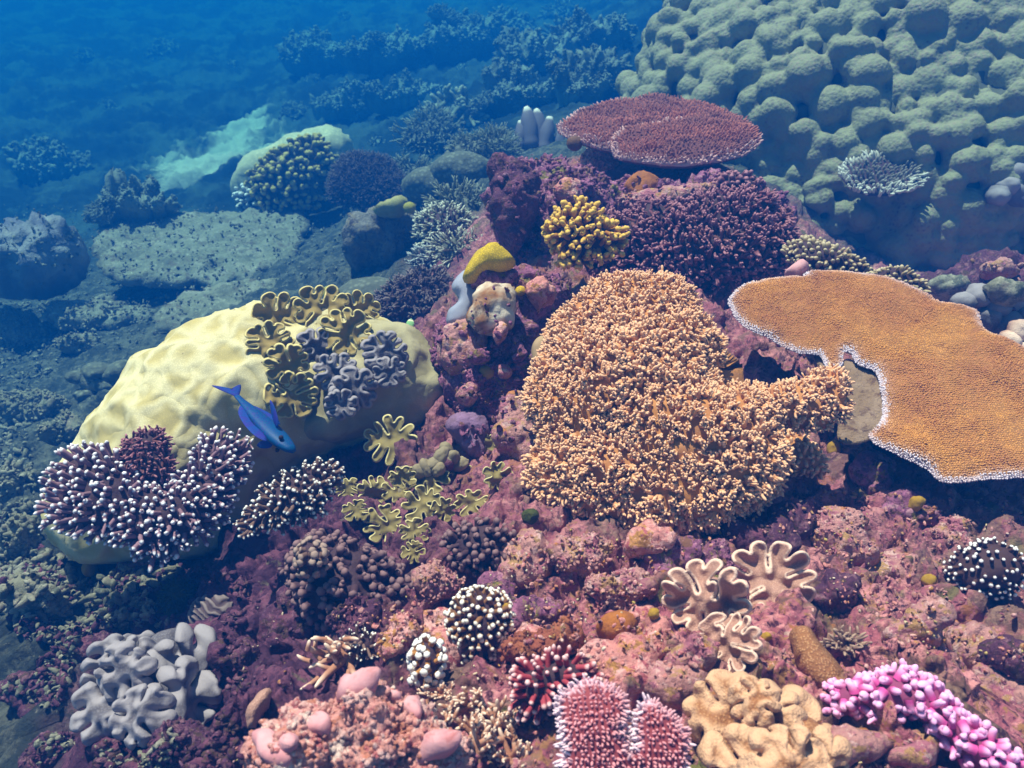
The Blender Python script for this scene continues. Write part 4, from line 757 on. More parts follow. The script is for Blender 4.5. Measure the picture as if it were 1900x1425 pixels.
# ------------------------------------------------------------------ foreground rocks
def blob_outline(u, v, rx, ry, i, rot=0.0):
    a = np.linspace(0, 2 * np.pi, 13)[:-1]; r = 1 + .16 * np.sin(2 * a + i) + .12 * np.sin(3 * a + 2.3 * i) + .06 * np.sin(5 * a + i)
    x = rx * r * np.cos(a); y = ry * r * np.sin(a); return np.c_[u + x * math.cos(rot) - y * math.sin(rot), v + x * math.sin(rot) + y * math.cos(rot)]
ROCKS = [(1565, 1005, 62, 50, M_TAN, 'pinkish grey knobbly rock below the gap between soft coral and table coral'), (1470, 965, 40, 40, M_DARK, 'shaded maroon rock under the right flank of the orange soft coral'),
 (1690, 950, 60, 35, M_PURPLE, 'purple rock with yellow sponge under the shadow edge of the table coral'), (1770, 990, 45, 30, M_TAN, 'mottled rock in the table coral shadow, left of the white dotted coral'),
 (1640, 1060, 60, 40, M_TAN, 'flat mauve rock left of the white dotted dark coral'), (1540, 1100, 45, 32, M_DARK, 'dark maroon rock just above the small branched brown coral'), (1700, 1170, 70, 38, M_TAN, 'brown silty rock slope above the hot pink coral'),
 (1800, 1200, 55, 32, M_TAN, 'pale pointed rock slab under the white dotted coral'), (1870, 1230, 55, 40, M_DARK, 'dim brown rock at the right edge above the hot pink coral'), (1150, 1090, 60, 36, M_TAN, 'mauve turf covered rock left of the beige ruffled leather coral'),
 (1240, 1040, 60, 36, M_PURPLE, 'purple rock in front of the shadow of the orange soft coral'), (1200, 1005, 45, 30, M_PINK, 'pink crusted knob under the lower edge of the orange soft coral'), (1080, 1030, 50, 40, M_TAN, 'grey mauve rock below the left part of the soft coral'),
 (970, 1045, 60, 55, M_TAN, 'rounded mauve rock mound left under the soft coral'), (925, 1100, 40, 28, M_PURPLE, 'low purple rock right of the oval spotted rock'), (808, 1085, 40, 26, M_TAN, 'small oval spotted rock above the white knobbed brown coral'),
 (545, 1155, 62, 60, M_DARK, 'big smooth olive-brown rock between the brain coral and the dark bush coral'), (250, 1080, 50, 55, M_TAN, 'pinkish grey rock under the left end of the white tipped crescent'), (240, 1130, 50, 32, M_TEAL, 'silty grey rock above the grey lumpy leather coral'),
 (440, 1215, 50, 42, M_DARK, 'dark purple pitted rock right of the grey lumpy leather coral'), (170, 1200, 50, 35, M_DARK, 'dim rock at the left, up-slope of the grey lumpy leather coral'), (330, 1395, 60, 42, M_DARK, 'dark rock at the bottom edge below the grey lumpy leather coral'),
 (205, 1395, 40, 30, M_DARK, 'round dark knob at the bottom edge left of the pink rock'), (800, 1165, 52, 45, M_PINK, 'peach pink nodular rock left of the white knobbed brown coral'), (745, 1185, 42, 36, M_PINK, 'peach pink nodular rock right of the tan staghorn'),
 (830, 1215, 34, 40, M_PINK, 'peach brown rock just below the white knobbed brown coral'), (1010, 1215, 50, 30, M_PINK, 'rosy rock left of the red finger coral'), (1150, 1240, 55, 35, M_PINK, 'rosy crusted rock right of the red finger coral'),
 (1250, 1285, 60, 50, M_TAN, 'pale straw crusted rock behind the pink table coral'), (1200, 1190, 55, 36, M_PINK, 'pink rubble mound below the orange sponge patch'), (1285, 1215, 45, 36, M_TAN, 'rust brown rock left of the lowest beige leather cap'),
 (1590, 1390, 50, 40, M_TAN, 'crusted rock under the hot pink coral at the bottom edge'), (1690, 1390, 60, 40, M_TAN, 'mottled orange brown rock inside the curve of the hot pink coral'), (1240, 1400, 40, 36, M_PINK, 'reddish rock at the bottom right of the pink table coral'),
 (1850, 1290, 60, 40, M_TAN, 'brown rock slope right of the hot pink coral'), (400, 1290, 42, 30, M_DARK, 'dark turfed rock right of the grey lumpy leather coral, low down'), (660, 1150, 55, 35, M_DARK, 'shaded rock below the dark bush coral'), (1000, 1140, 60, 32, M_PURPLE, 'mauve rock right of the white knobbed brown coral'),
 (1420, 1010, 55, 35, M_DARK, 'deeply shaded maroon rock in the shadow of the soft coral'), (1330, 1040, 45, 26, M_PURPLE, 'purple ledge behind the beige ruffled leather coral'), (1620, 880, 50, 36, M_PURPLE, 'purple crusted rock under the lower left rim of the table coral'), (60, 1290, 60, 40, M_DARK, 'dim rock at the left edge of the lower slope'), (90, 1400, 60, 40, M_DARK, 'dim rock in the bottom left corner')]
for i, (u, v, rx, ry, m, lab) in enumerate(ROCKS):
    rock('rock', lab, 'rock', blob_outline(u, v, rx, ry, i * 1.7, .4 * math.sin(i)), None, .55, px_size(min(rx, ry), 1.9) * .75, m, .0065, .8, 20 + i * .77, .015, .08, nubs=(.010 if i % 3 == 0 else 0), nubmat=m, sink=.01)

# pink rock with smooth pale knobs at the bottom
rock('pink_rock', 'salmon pink craggy rock with smooth pale knobs at the bottom edge', 'rock', [(470, 1450), (490, 1380), (545, 1315), (610, 1290), (650, 1262), (700, 1255), (760, 1300), (800, 1340), (850, 1375), (870, 1450), (700, 1480)], 1.46, .6, .13, M_SALMON, .005, 1.3, 15.2, .015, .15, nubs=.012, nubmat=M_SALMON)
for i, (u0, v0, u1, v1, r, lab) in enumerate(((630, 1290, 700, 1248, 27, 'largest smooth pale pink knob on top of the salmon rock'), (770, 1305, 755, 1325, 17, 'small round pale pink knob on the right of the salmon rock'), (765, 1412, 846, 1362, 29, 'long smooth pale pink knob at the bottom right of the salmon rock'),
      (548, 1318, 612, 1362, 21, 'smooth pale pink knob on the upper left shoulder of the salmon rock'), (478, 1362, 538, 1412, 21, 'pale pink knob at the far left of the salmon rock'), (525, 1395, 545, 1365, 17, 'short pale knob between the two left knobs of the salmon rock'), (705, 1282, 740, 1296, 12, 'thin pale finger pointing right from the salmon rock'))):
    d = surf((u0 + u1) / 2, (v0 + v1) / 2)[2] - .008; k = np.linspace(0, 1, 9); p = np.array([P(u0 + (u1 - u0) * q, v0 + (v1 - v0) * q, d + .06 * (1 - q) ** 2) for q in k]); V, Q, T, A = tube(p, px_size(r, d) * np.array([.45, .78, .94, 1, .98, 1.02, .95, .78, .42]), 16)
    V = V + .012 * np.c_[fbm(V, .04, 3), fbm(V, .04, 3, .5, 3), fbm(V, .04, 3, .5, 5)]; o = MB().add(V, Q, T, A).build('finger_sponge', C_KNOB, None, p[4]); tag(o, lab, 'sponge', 'pale pink knobs on the salmon rock'); register(V, np.tile(unit(CAM - p[4]), (len(V), 1)))

# ------------------------------------------------------------------ foreground corals
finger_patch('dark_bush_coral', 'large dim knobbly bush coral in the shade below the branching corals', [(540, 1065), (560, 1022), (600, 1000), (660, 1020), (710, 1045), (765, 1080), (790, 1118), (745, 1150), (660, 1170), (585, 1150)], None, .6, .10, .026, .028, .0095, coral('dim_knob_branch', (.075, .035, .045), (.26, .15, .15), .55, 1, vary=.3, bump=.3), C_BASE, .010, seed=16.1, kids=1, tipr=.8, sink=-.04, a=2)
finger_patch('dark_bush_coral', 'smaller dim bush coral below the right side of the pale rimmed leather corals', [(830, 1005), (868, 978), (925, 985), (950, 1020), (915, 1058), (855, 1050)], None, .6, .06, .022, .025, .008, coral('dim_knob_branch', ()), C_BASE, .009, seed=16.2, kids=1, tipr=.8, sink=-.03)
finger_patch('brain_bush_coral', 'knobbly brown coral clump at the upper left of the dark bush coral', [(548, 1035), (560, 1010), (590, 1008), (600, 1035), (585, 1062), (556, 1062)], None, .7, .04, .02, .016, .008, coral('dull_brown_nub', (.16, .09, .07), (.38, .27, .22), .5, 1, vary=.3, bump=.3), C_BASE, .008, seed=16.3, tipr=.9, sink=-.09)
lumps('leather_coral', 'grey-tan bunch of plump fingers above the broad pale rimmed leather coral', 'coral', [(805, 862, 13), (818, 848, 13), (830, 838, 13), (842, 850, 13), (852, 862, 13), (832, 858, 14), (790, 868, 12), (812, 872, 13), (778, 875, 12)], C_STALK, 16.4, 1.6, 1.5)
def brain():
    p, n, d = surf(395, 1135); R = px_size(42, d); U, T = ICO[5]; ax = unit(np.array([.5, .3, .8]))
    q = U + .12 * np.c_[fbm(U, .5, 2), fbm(U, .5, 2, .5, 3), fbm(U, .5, 2, .5, 5)]; r = 1 + .07 * np.sin(26 * (q @ ax) + 5 * fbm(U, .6, 2, .5, 7)) + .05 * fbm(U, .5, 2)
    V = p + (U * r[:, None] * np.array([1, .9, .75])) * R; register(V, U); o = MB().add(V, None, T, .5 + .5 * np.sin(26 * (q @ ax) + 5 * fbm(U, .6, 2, .5, 7))).build('brain_coral', coral('ridged_skin', (.09, .055, .06), (.26, .20, .19), .3, 1, vary=.2, bump=.3), None, p); tag(o, 'dim ridged brain coral with wavy grooves above the grey lumpy leather coral', 'coral')
brain()
finger_patch('green_algae', 'dark green algae tuft beside the ridged brain coral', [(295, 1110), (310, 1085), (345, 1085), (368, 1110), (350, 1140), (312, 1138)], None, .7, .05, .010, .02, .002, C_MOSS, C_MOSS, .008, jit=.6, seed=16.5, cat='algae', part='fronds', sink=-.04)
finger_patch('algae_clump', 'dark brown turf algae clump in the hollow of the boulder coral', [(225, 835), (250, 812), (290, 800), (312, 820), (315, 860), (330, 895), (280, 905), (240, 875)], None, .75, .05, .014, .022, .004, C_BUSH, C_BASE, .008, jit=.6, seed=16.6, cat='algae', part='fronds', sink=-.08, kids=1)
folded_leather('leather_coral', 'large grey fleshy leather coral with fat folded lobes at the lower left', 'coral', [(262, 1262, 85, 7.1, .25, {}), (318, 1215, 80, 2.1, .55, {}), (225, 1255, 76, 3.2, .5, {}), (312, 1290, 74, 4.3, .7, {}), (212, 1312, 66, 5.4, .5, {}), (278, 1332, 58, 6.1, .45, {}), (265, 1240, 55, 8.3, .9, {})], C_GREY, C_STALK)
rock('finger_coral', 'beige upright finger leaning right, low on the dim slope', 'coral', [(455, 1345), (462, 1310), (485, 1275), (498, 1270), (505, 1288), (490, 1315), (470, 1350)], None, .7, .03, C_BEIGE, .005, .4, 17.3, kind='smooth', sink=-.06)
staghorn('staghorn_coral', 'tan staghorn branches fanning left beside the salmon pink rock', 640, 1225, 72, C_STAG, 3, n2=3, thick=.085, dirs=[(-.8, .75, .1), (-.95, .3, .2), (-1, -.1, .3), (-.6, -.35, .4), (-.2, .6, .4), (.1, -.2, .5), (-.5, .4, .7), (.3, .5, .3)])
finger_patch('knob_coral', 'brown coral dome with dense white knobs', [(838, 1150), (850, 1115), (885, 1096), (922, 1108), (940, 1145), (928, 1195), (895, 1228), (858, 1222), (840, 1190)], None, .75, .08, .0165, .020, .0056, C_WTIP, C_BASE, .007, tilt=.6, jit=.2, seed=17.5, kids=0, tipr=.85, sink=-.06)
finger_patch('knob_coral', 'little orange-brown coral with a few fat white knobs', [(768, 1205), (785, 1188), (808, 1195), (818, 1225), (808, 1268), (785, 1275), (768, 1245)], None, .75, .05, .017, .018, .0065, coral('amber_white_knob_branch', (.50, .22, .05), (.98, .95, .9), .6, .9, vary=.2, bump=.2), C_BASE, .006, tilt=.6, jit=.2, seed=17.6, tipr=.95, sink=-.05)
finger_patch('knob_coral', 'small pale branching tuft left of the peach rocks', [(645, 1190), (665, 1178), (690, 1188), (690, 1210), (660, 1215)], None, .7, .03, .016, .022, .004, C_TIPB, C_BASE, .007, seed=17.7, kids=1, sink=-.03)
for i, (u, v, r, lab) in enumerate(((870, 1310, 55, 'tan staghorn thicket right of the little white knobbed coral'), (930, 1350, 60, 'tan staghorn thicket between the salmon rock and the pink table coral'), (880, 1390, 60, 'tan staghorn thicket at the bottom edge right of the long pale knob'), (950, 1410, 55, 'tan staghorn thicket at the bottom edge against the pink table coral'), (820, 1290, 38, 'small tan staghorn tuft above the round pale knob'), (985, 1300, 38, 'small tan staghorn tuft touching the red finger coral'))):
    staghorn('staghorn_coral', lab, u, v, r, C_STAG, 30 + i, n1=13, n2=3, thick=.085, up=.6, n3=1, group='tan staghorn thickets at the bottom edge', basemat=M_TAN)
finger_patch('finger_coral', 'deep red finger coral with pale tips behind the pink table coral', [(965, 1260), (985, 1235), (1030, 1222), (1075, 1232), (1100, 1260), (1060, 1285), (1030, 1310), (990, 1320), (960, 1300)], None, .7, .05, .0165, .030, .0055, C_REDD, C_BASE, .007, tilt=.7, jit=.2, seed=18.1, tipr=.75, sink=-.05)
table_coral('pink_table_coral', 'rosy pink table coral in two fans with white tips at the bottom edge', [(1030, 1302), (1055, 1272), (1092, 1258), (1130, 1270), (1162, 1302), (1160, 1345), (1168, 1390), (1172, 1345), (1182, 1312), (1206, 1298), (1240, 1318), (1272, 1355), (1280, 1398), (1240, 1450), (1062, 1450), (1040, 1375)], 1.36, unit(np.array([-.05, -.75, 1.0])), .0085, .0085, .0027, C_PINKT, coral('pink_table_base', (.30, .06, .07), (.8, .5, .6), .5, .9, vary=.3), H=.03, th=.03, res=.006, seed=18.2, rim=.012, wob=.006, rimlen=1.5, grow=1.3)
rock('encrusting_coral', 'brick red leafy encrusting coral right of the white knobbed brown coral', 'coral', [(930, 1200), (960, 1175), (1010, 1165), (1060, 1160), (1095, 1180), (1085, 1215), (1030, 1215), (960, 1225)], None, .6, .05, coral('brick_skin', (.36, .10, .055), None, var=(.46, .17, .07), vs=16, vary=.5, bump=1, bs=120, bd=.008), .006, .9, 18.4, sink=-.03, nubs=.012, nubmat=coral('brick_nub_skin', (.42, .13, .08), None, vary=.3))
rock('encrusting_sponge', 'glossy orange encrusting sponge patch left of the beige leather coral', 'sponge', [(1105, 1165), (1125, 1140), (1165, 1135), (1185, 1150), (1170, 1175), (1135, 1182)], None, .6, .03, C_ORANGE, .006, .5, 18.6, sink=-.03)
for i, (u, v, r, lab) in enumerate(((1725, 1078, 13, 'mustard yellow tube sponge left of the white dotted coral'), (1212, 1140, 10, 'small mustard sponge between the orange patch and the beige leather coral'), (1700, 935, 13, 'olive yellow sponge in the shade of the table coral'), (1548, 832, 13, 'ochre sponge right of the small tan polyp colony'), (985, 958, 15, 'speckled green sponge below the left edge of the soft coral'), (165, 1055, 13, 'mustard sponge at the foot of the boulder coral'), (1422, 1182, 9, 'yellow black-eyed sea squirt under the beige leather coral'), (940, 1128, 8, 'tiny yellow sponge right of the white knobbed dome'))):
    ball('sponge_ball', lab, u, v, r, (coral('mustard_skin', ()), C_MOSS)[1 if i == 4 else 0], lift=.8, stretch=1.3, amp=.25, seed=i * 1.3, cat='sponge')
for u, v, r, k, s, lab in ((1325, 1108, 58, 8, 5.1, 'beige leather coral with heavily folded rim, left one of the trio at lower right'), (1420, 1078, 58, 8, 5.2, 'cream leather coral with wavy rim on a thick stalk, right one of the trio'), (1368, 1200, 50, 7, 5.3, 'peach leather coral lowest of the trio, drooping toward the viewer')):
    leather('leather_coral', lab, u, v, r * 1.38, C_BEIGE, C_BEIGE, roll=.075, seed=s, cup=.06, ruf=.5, dip=.07, fold=1.3, funnel=.10, fill=.13, squash=.85, face=.65, group='beige leather corals at lower right', lift=1.0 if v < 1150 else .6, stalk=1.3)
rock('leather_lump', 'smooth tan fuzzy sausage shaped soft coral right of the peach leather coral', 'coral', [(1463, 1180), (1475, 1162), (1500, 1162), (1520, 1190), (1545, 1215), (1572, 1250), (1568, 1280), (1535, 1290), (1500, 1270), (1480, 1240), (1470, 1205)], None, .7, .06, C_FUZZ, .006, .6, 19.1, .004, .05, kind='soft', sink=-.05)
folded_leather('leather_coral', 'fuzzy tan leather coral with fat overlapping lobes at the bottom edge', 'coral', [(1430, 1370, 115, 7.1, .2, {}), (1370, 1335, 84, 3.1, .55, {}), (1440, 1365, 80, 5.2, .7, {}), (1362, 1405, 78, 2.3, .5, {}), (1500, 1385, 72, 6.4, .5, {}), (1440, 1435, 84, 1.2, .75, {}), (1400, 1310, 50, 4.2, .4, {})], C_FUZZ, C_FUZZ)
finger_patch('hot_pink_coral', 'hot pink stubby branching coral spreading across the bottom right corner', [(1538, 1300), (1560, 1272), (1600, 1262), (1640, 1250), (1690, 1255), (1740, 1280), (1790, 1320), (1850, 1375), (1900, 1425), (1880, 1450), (1800, 1420), (1740, 1370), (1680, 1330), (1640, 1350), (1600, 1330), (1560, 1330)], None, .7, .05, .021, .022, .0082, C_PINKB, coral('pink_branch_base', (.30, .06, .15), None, vary=.4), .008, tilt=.5, jit=.5, seed=19.6, kids=2, tipr=.62, seg=8, bend=.2, sink=-.03)
staghorn('bushy_coral', 'small ribbed brown branching coral beside the tan sausage soft coral', 1568, 1195, 45, coral('ribbed_branch', (.22, .12, .09), (.44, .30, .22), .4, 1, vary=.3), 41, n1=22, n2=2, thick=.08, up=.3)
finger_patch('dotted_coral', 'dark round coral dome studded with bright white dots at the right edge', [(1765, 1055), (1785, 1022), (1830, 1008), (1875, 1020), (1900, 1050), (1895, 1090), (1850, 1112), (1805, 1108), (1775, 1088)], None, .75, .07, .022, .017, .0050, C_DOT, coral('black_base', (.075, .035, .035), None, vary=.4), .008, tilt=.3, jit=.15, seed=19.8, tipr=.75, sink=-.05)

# ------------------------------------------------------------------ hazy middle distance, left
rock('slab_coral', 'wide flat dead table coral slab in the blue haze left of the finger coral', 'coral', [(165, 440), (250, 402), (400, 396), (540, 380), (572, 400), (558, 460), (545, 490), (485, 515), (420, 540), (380, 528), (300, 530), (200, 505)], 7.0, .08, .06, M_SLAB, .03, 2.6, 31.0, .14, .12, kind='smooth', power=.3)
rock('slab_coral', 'lower dead slab in front of the wide one, sloping to the right', 'coral', [(285, 590), (340, 545), (420, 530), (500, 510), (545, 520), (480, 570), (400, 610), (320, 625)], 6.1, .15, .05, M_SLAB, .03, 2.4, 31.5, .12, .12, kind='smooth', power=.3)
rock('slab_coral', 'small dead slab at the far left under the wide one', 'coral', [(85, 590), (130, 560), (200, 556), (275, 570), (285, 592), (220, 605), (130, 605)], 6.4, .12, .06, M_SLAB, .03, 2.4, 31.8, .12, .1, kind='smooth', power=.3)
rock('coral_mound', 'blue-grey rounded coral mound at the left edge', 'coral', [(-60, 470), (0, 425), (60, 402), (130, 410), (168, 445), (165, 500), (125, 545), (40, 555), (-50, 540)], 6.6, .6, .5, coral('slate_skin', (.17, .17, .24), None, var=(.34, .34, .36), vs=3, vary=.4, bump=.7, bs=40, bd=.02), .03, 2.2, 32.1, .05, .2)
rock('hazy_boulder_coral', 'pale boulder coral dome in the blue distance behind the yellow finger coral', 'coral', [(440, 385), (446, 350), (475, 308), (520, 276), (560, 255), (590, 246), (628, 256), (655, 280), (675, 315), (665, 350), (620, 375), (560, 392), (500, 402), (460, 402)], 8.6, .7, .8, coral('pale_boulder_skin', (.62, .60, .40), None, var=(.5, .5, .36), vs=2, vary=.2, bump=.3, bs=30, bd=.01, grain=25, gcol=(.45, .45, .3)), .04, 1.8, 32.4, .04, .3, kind='porites')
finger_patch('yellow_finger_coral', 'yellowish stubby finger coral growing on the hazy boulder dome', [(472, 335), (500, 303), (540, 278), (575, 265), (602, 275), (612, 310), (605, 350), (585, 372), (540, 385), (495, 380)], 7.7, .7, .25, .062, .10, .023, coral('mustard_finger', (.16, .13, .05), (.52, .42, .12), .6, 1, vary=.4), C_TEALS, .035, tilt=.9, jit=.35, seed=32.7, kids=1, tipr=.9)
finger_patch('pale_coral', 'whitish speckled coral patch at the left foot of the hazy boulder dome', [(440, 370), (450, 345), (475, 345), (490, 375), (488, 398), (460, 400)], 8.0, .7, .2, .06, .05, .022, coral('whitish_nub', (.45, .46, .46), (.9, .9, .9), .4, 1, vary=.3), C_TEALS, .03, seed=32.9)
THICK = [(690, 350, 75, 50, 7.0, 'feathery dark thicket coral right of the hazy boulder dome', .0035), (900, 290, 50, 40, 6.6, 'blurred green thicket coral against the left wall of the outcrop', .005), (720, 440, 40, 28, 5.6, 'dark bushy coral on the ledge left of the pale branching plate', .006), (860, 475, 42, 26, 4.3, 'brown bushy coral left of the lemon yellow coral', .005), (850, 395, 40, 40, 5.2, 'pale blue-green bushy coral under the left wall of the outcrop', .006), (800, 255, 55, 30, 8.6, 'hazy teal thicket coral left of the outcrop top', .008), (770, 340, 40, 30, 7.4, 'teal tufted coral between the dark thicket and the outcrop', .007)]
for i, (u, v, rx, ry, d, lab, r) in enumerate(THICK):
    finger_patch('thicket_coral', lab, blob_outline(u, v, rx, ry, i * 2.1), d, .55, px_size(ry, d) * .8, r * 6, r * 18, r * 1.1, (C_DKB, C_TEALB, C_DKB, C_PALEB, C_TEALB, C_TEALB, C_TEALB)[i], C_TEALS if i not in (0, 2) else C_BASE, max(.012, px_size(rx, d) / 30), tilt=.9, jit=.45, seed=33 + i * .3, kids=2, seg=5, a=2)
finger_patch('pale_plate_coral', 'pale branching plate coral with creamy tips in the middle distance', [(778, 435), (785, 405), (820, 392), (860, 400), (885, 425), (870, 455), (838, 478), (800, 470)], 4.7, .55, .12, .03, .05, .007, C_PALEB, C_BASE, .02, tilt=1.0, jit=.4, seed=34.2, kids=2)
finger_patch('pale_plate_coral', 'small blue-grey branching plate coral below the creamy one', [(762, 490), (780, 468), (812, 475), (822, 498), (795, 508)], 4.6, .5, .08, .026, .045, .006, coral('bluish_branch', (.22, .24, .24), (.62, .66, .66), .4, 1, vary=.3), C_BASE, .016, tilt=1.0, jit=.4, seed=34.5, kids=1)
finger_patch('dark_bush_coral', 'dusky grey bushy coral behind the right shoulder of the boulder coral', [(700, 570), (735, 538), (790, 520), (838, 535), (845, 570), (825, 605), (770, 612), (720, 600)], 3.9, .5, .14, .026, .05, .006, C_DKB, C_BASE, .016, tilt=.9, jit=.45, seed=34.8, kids=3, a=2)
rock('rock', 'shadowy blue-grey rock ledge with a round green coral on top', 'rock', [(640, 440), (690, 400), (735, 372), (778, 380), (792, 425), (775, 480), (710, 505), (655, 490)], 5.6, .5, .3, crust('bluish_rock', [(.15, .14, .13), (.23, .21, .2), (.07, .06, .07), (.25, .20, .12)], 6), .022, 1.8, 35.1, .04, .3)
rock('encrusting_coral', 'pale yellow crust along the top of the shadowy ledge', 'coral', [(690, 392), (720, 372), (740, 364), (758, 378), (748, 398), (715, 402)], 5.2, .6, .08, coral('straw_crust', (.45, .40, .16), None, var=(.28, .28, .12), vs=8, vary=.4, bump=.8), .02, 1.0, 35.3)
ball('sponge_ball', 'round olive ball coral on the shadowy blue ledge', 760, 386, 12, coral('olive_ball_skin', (.36, .32, .05), None, vary=.3, bump=.5, bs=60), d=5.1)
ball('sponge_ball', 'hazy olive ball coral just behind the crest of the boulder coral', 614, 545, 17, coral('olive_ball_skin', ()), d=4.4)
def column_lobes(label, pts, d, seed):
    t = thing('lobed_coral', label, 'coral', P(pts[0][0], pts[0][1] + 20, d)); mb = MB()
    for i, (u, v, r, h) in enumerate(pts):
        k = np.linspace(0, 1, 7); p = np.array([P(u + 4 * math.sin(i + 3 * q), v + h * (.5 - q), d + .05 * math.sin(i * 2.1)) for q in k]); V, Q, T, A = tube(p, px_size(r, d) * np.array([.8, .95, 1, 1.05, 1.0, .8, .45]), 10); mb.add(V + .02 * fbm(V, .1, 2)[:, None], Q, T, A)
    V = mb.arrays()[0]; register(V, np.tile(unit(CAM - V.mean(0)), (len(V), 1)))
    mb.build('columns', C_TEALS, t); B, T, _ = blobs(P(pts[0][0] + 10, pts[0][1] + 25, d + .1)[None], UP[None], .3, .5, 3, .3); MB().add(B, None, T).build('base', C_TEALS, t)
column_lobes('cluster of hazy blue-green upright lobes left of the outcrop wall', [(850, 300, 11, 60), (832, 305, 10, 45), (870, 310, 11, 55), (888, 315, 10, 50), (860, 330, 12, 50), (905, 320, 9, 45)], 6.2, 1)
column_lobes('low hazy knobs in front of the blue-green upright lobes', [(800, 325, 13, 26), (825, 330, 12, 26), (785, 322, 11, 22), (848, 345, 12, 28)], 6.3, 2)
column_lobes('rounded pale lobes in the gloom under the pale branching plate', [(690, 540, 13, 26), (675, 550, 12, 22), (705, 545, 11, 24)], 4.8, 3)
lumps('mushroom_coral', 'dull green cluster of flattened domes on the rubble slope left of the boulder coral', 'coral', [(150, 700, 24), (180, 688, 28), (215, 690, 26), (235, 700, 22), (160, 730, 24), (200, 720, 26)], C_TEALS, 36.1, 1.2, .6, bmat=M_TEAL, d=5.1)
for i, (u, v, rx, ry, lab) in enumerate(((40, 620, 60, 30, 'dim dead coral clump at the left edge above the rubble slope'), (60, 760, 60, 30, 'dull pale rubble heap at the left edge of the slope'), (120, 800, 45, 24, 'dull rubble heap touching the left rim of the boulder coral'), (30, 900, 50, 28, 'teal rubble heap low at the left edge'), (40, 1010, 45, 22, 'pale flat rubble stone at the left edge below the heaps'), (60, 1120, 60, 30, 'dark rubble heap at the lower left edge'), (150, 640, 40, 16, 'dim rock on the slope behind the boulder coral'))):
    rock('rubble_heap', lab, 'rock', blob_outline(u, v, rx, ry, i * 1.3), None, .4, px_size(ry, 4.5) * 1.1, M_TEAL, .016, 1.3, 37 + i * .9, .03, .1, nubs=.022, nubmat=M_TEAL, sink=-.03)

C_FARM = coral('far_mound_skin', (.17, .20, .17), None, var=(.30, .34, .28), vs=1.2, vary=.5, bump=.8, bs=6, bd=.05)
# ------------------------------------------------------------------ far reef wall in the blue: clumps on the slope
FARG = 'hazy coral clumps on the far slope'
protos = []
for i, (u, v, rx, ry, lab) in enumerate(((845, 215, 48, 32, 'hazy green bushy dome nearest the outcrop on the far slope'), (930, 70, 60, 36, 'blurred grey-blue coral dome high on the far slope'), (1050, 90, 50, 34, 'blurred teal coral dome on the far slope left of the lobed mound'))):
    d = surf(u, v)[2] - .3
    protos.append(finger_patch('far_coral', lab, blob_outline(u, v, rx, ry, i * 2.7), d, .5, px_size(ry, d), 0.11, .17, .036, (C_TEALB, C_FARM, C_FARM)[i], C_FARM, .10, tilt=.9, jit=.4, seed=38 + i, kids=1, seg=5, group=FARG, a=4)[0])
MOUNDS = [(590, 95, 70, 40), (720, 85, 75, 36), (860, 60, 80, 40), (985, 95, 80, 44), (1100, 60, 70, 45), (1090, 150, 60, 34), (960, 170, 70, 30), (760, 165, 70, 30), (640, 190, 60, 24), (90, 300, 90, 26), (260, 380, 70, 20)]
for i, (u, v, rx, ry) in enumerate(MOUNDS):
    d = surf(u, v + ry)[2]
    rock('far_coral_mound', 'ragged coral mound fading into the blue water on the far slope', 'coral', blob_outline(u, v, rx, ry * .8, i * 1.9), d, .3, px_size(ry, d) * .55, C_FARM, px_size(rx, d) / 22, 5.0, 51 + i * .6, px_size(rx, d) * .12, .5, group='ragged mounds on the far slope', nubs=px_size(rx, d) / 13, nubmat=C_FARM)
rg = np.random.default_rng(77)
FAR = [(560, 60), (640, 30), (700, 60), (760, 40), (820, 20), (880, 30), (980, 30), (1040, 20), (1100, 40), (1150, 70), (1120, 130), (1010, 130), (860, 120), (780, 110), (700, 130), (640, 120), (580, 140), (740, 190), (660, 200), (900, 180), (980, 190), (1080, 185), (540, 200), (200, 190), (60, 330), (180, 370), (700, 260), (760, 280), (300, 90), (160, 100), (430, 110), (120, 410)]
for i, (u, v) in enumerate(FAR):
    p, n, d = surf(u, v); src = protos[i % 3]; dup(src, p - np.array([0, 0, .15]), rg.uniform(0, 6.28), rg.uniform(.3, .7) * d / 19, 'coral clump blurred to a blue-green shape on the far slope', FARG)

# ------------------------------------------------------------------ fish
def loft(axis, side, top, cen, L, prof, n=24, seg=20):
    """body of ellipses along axis; prof rows: t, half height, half width, lift"""
    pr = np.asarray(prof, float); t = np.linspace(0, 1, n); hh, ww, up = (np.interp(t, pr[:, 0], pr[:, k]) for k in (1, 2, 3)); a = np.arange(seg) / seg * 2 * np.pi
    V = cen + axis * ((t - .5) * L)[:, None, None] + (top * ((hh[:, None] * np.sin(a) + up[:, None]) * L)[..., None] + side * ((ww[:, None] * np.cos(a)) * L)[..., None])
    V = V.reshape(-1, 3); k = np.arange(seg); k2 = (k + 1) % seg; Q = np.concatenate([np.c_[i * seg + k, i * seg + k2, (i + 1) * seg + k2, (i + 1) * seg + k] for i in range(n - 1)])
    V = np.vstack([V, V[:seg].mean(0), V[-seg:].mean(0)]); m = n * seg; T = np.vstack([np.c_[k2, k, np.full(seg, m)], np.c_[m - seg + k, m - seg + k2, np.full(seg, m + 1)]]); return V, Q, T, np.r_[np.repeat(t, seg), 0, 1]
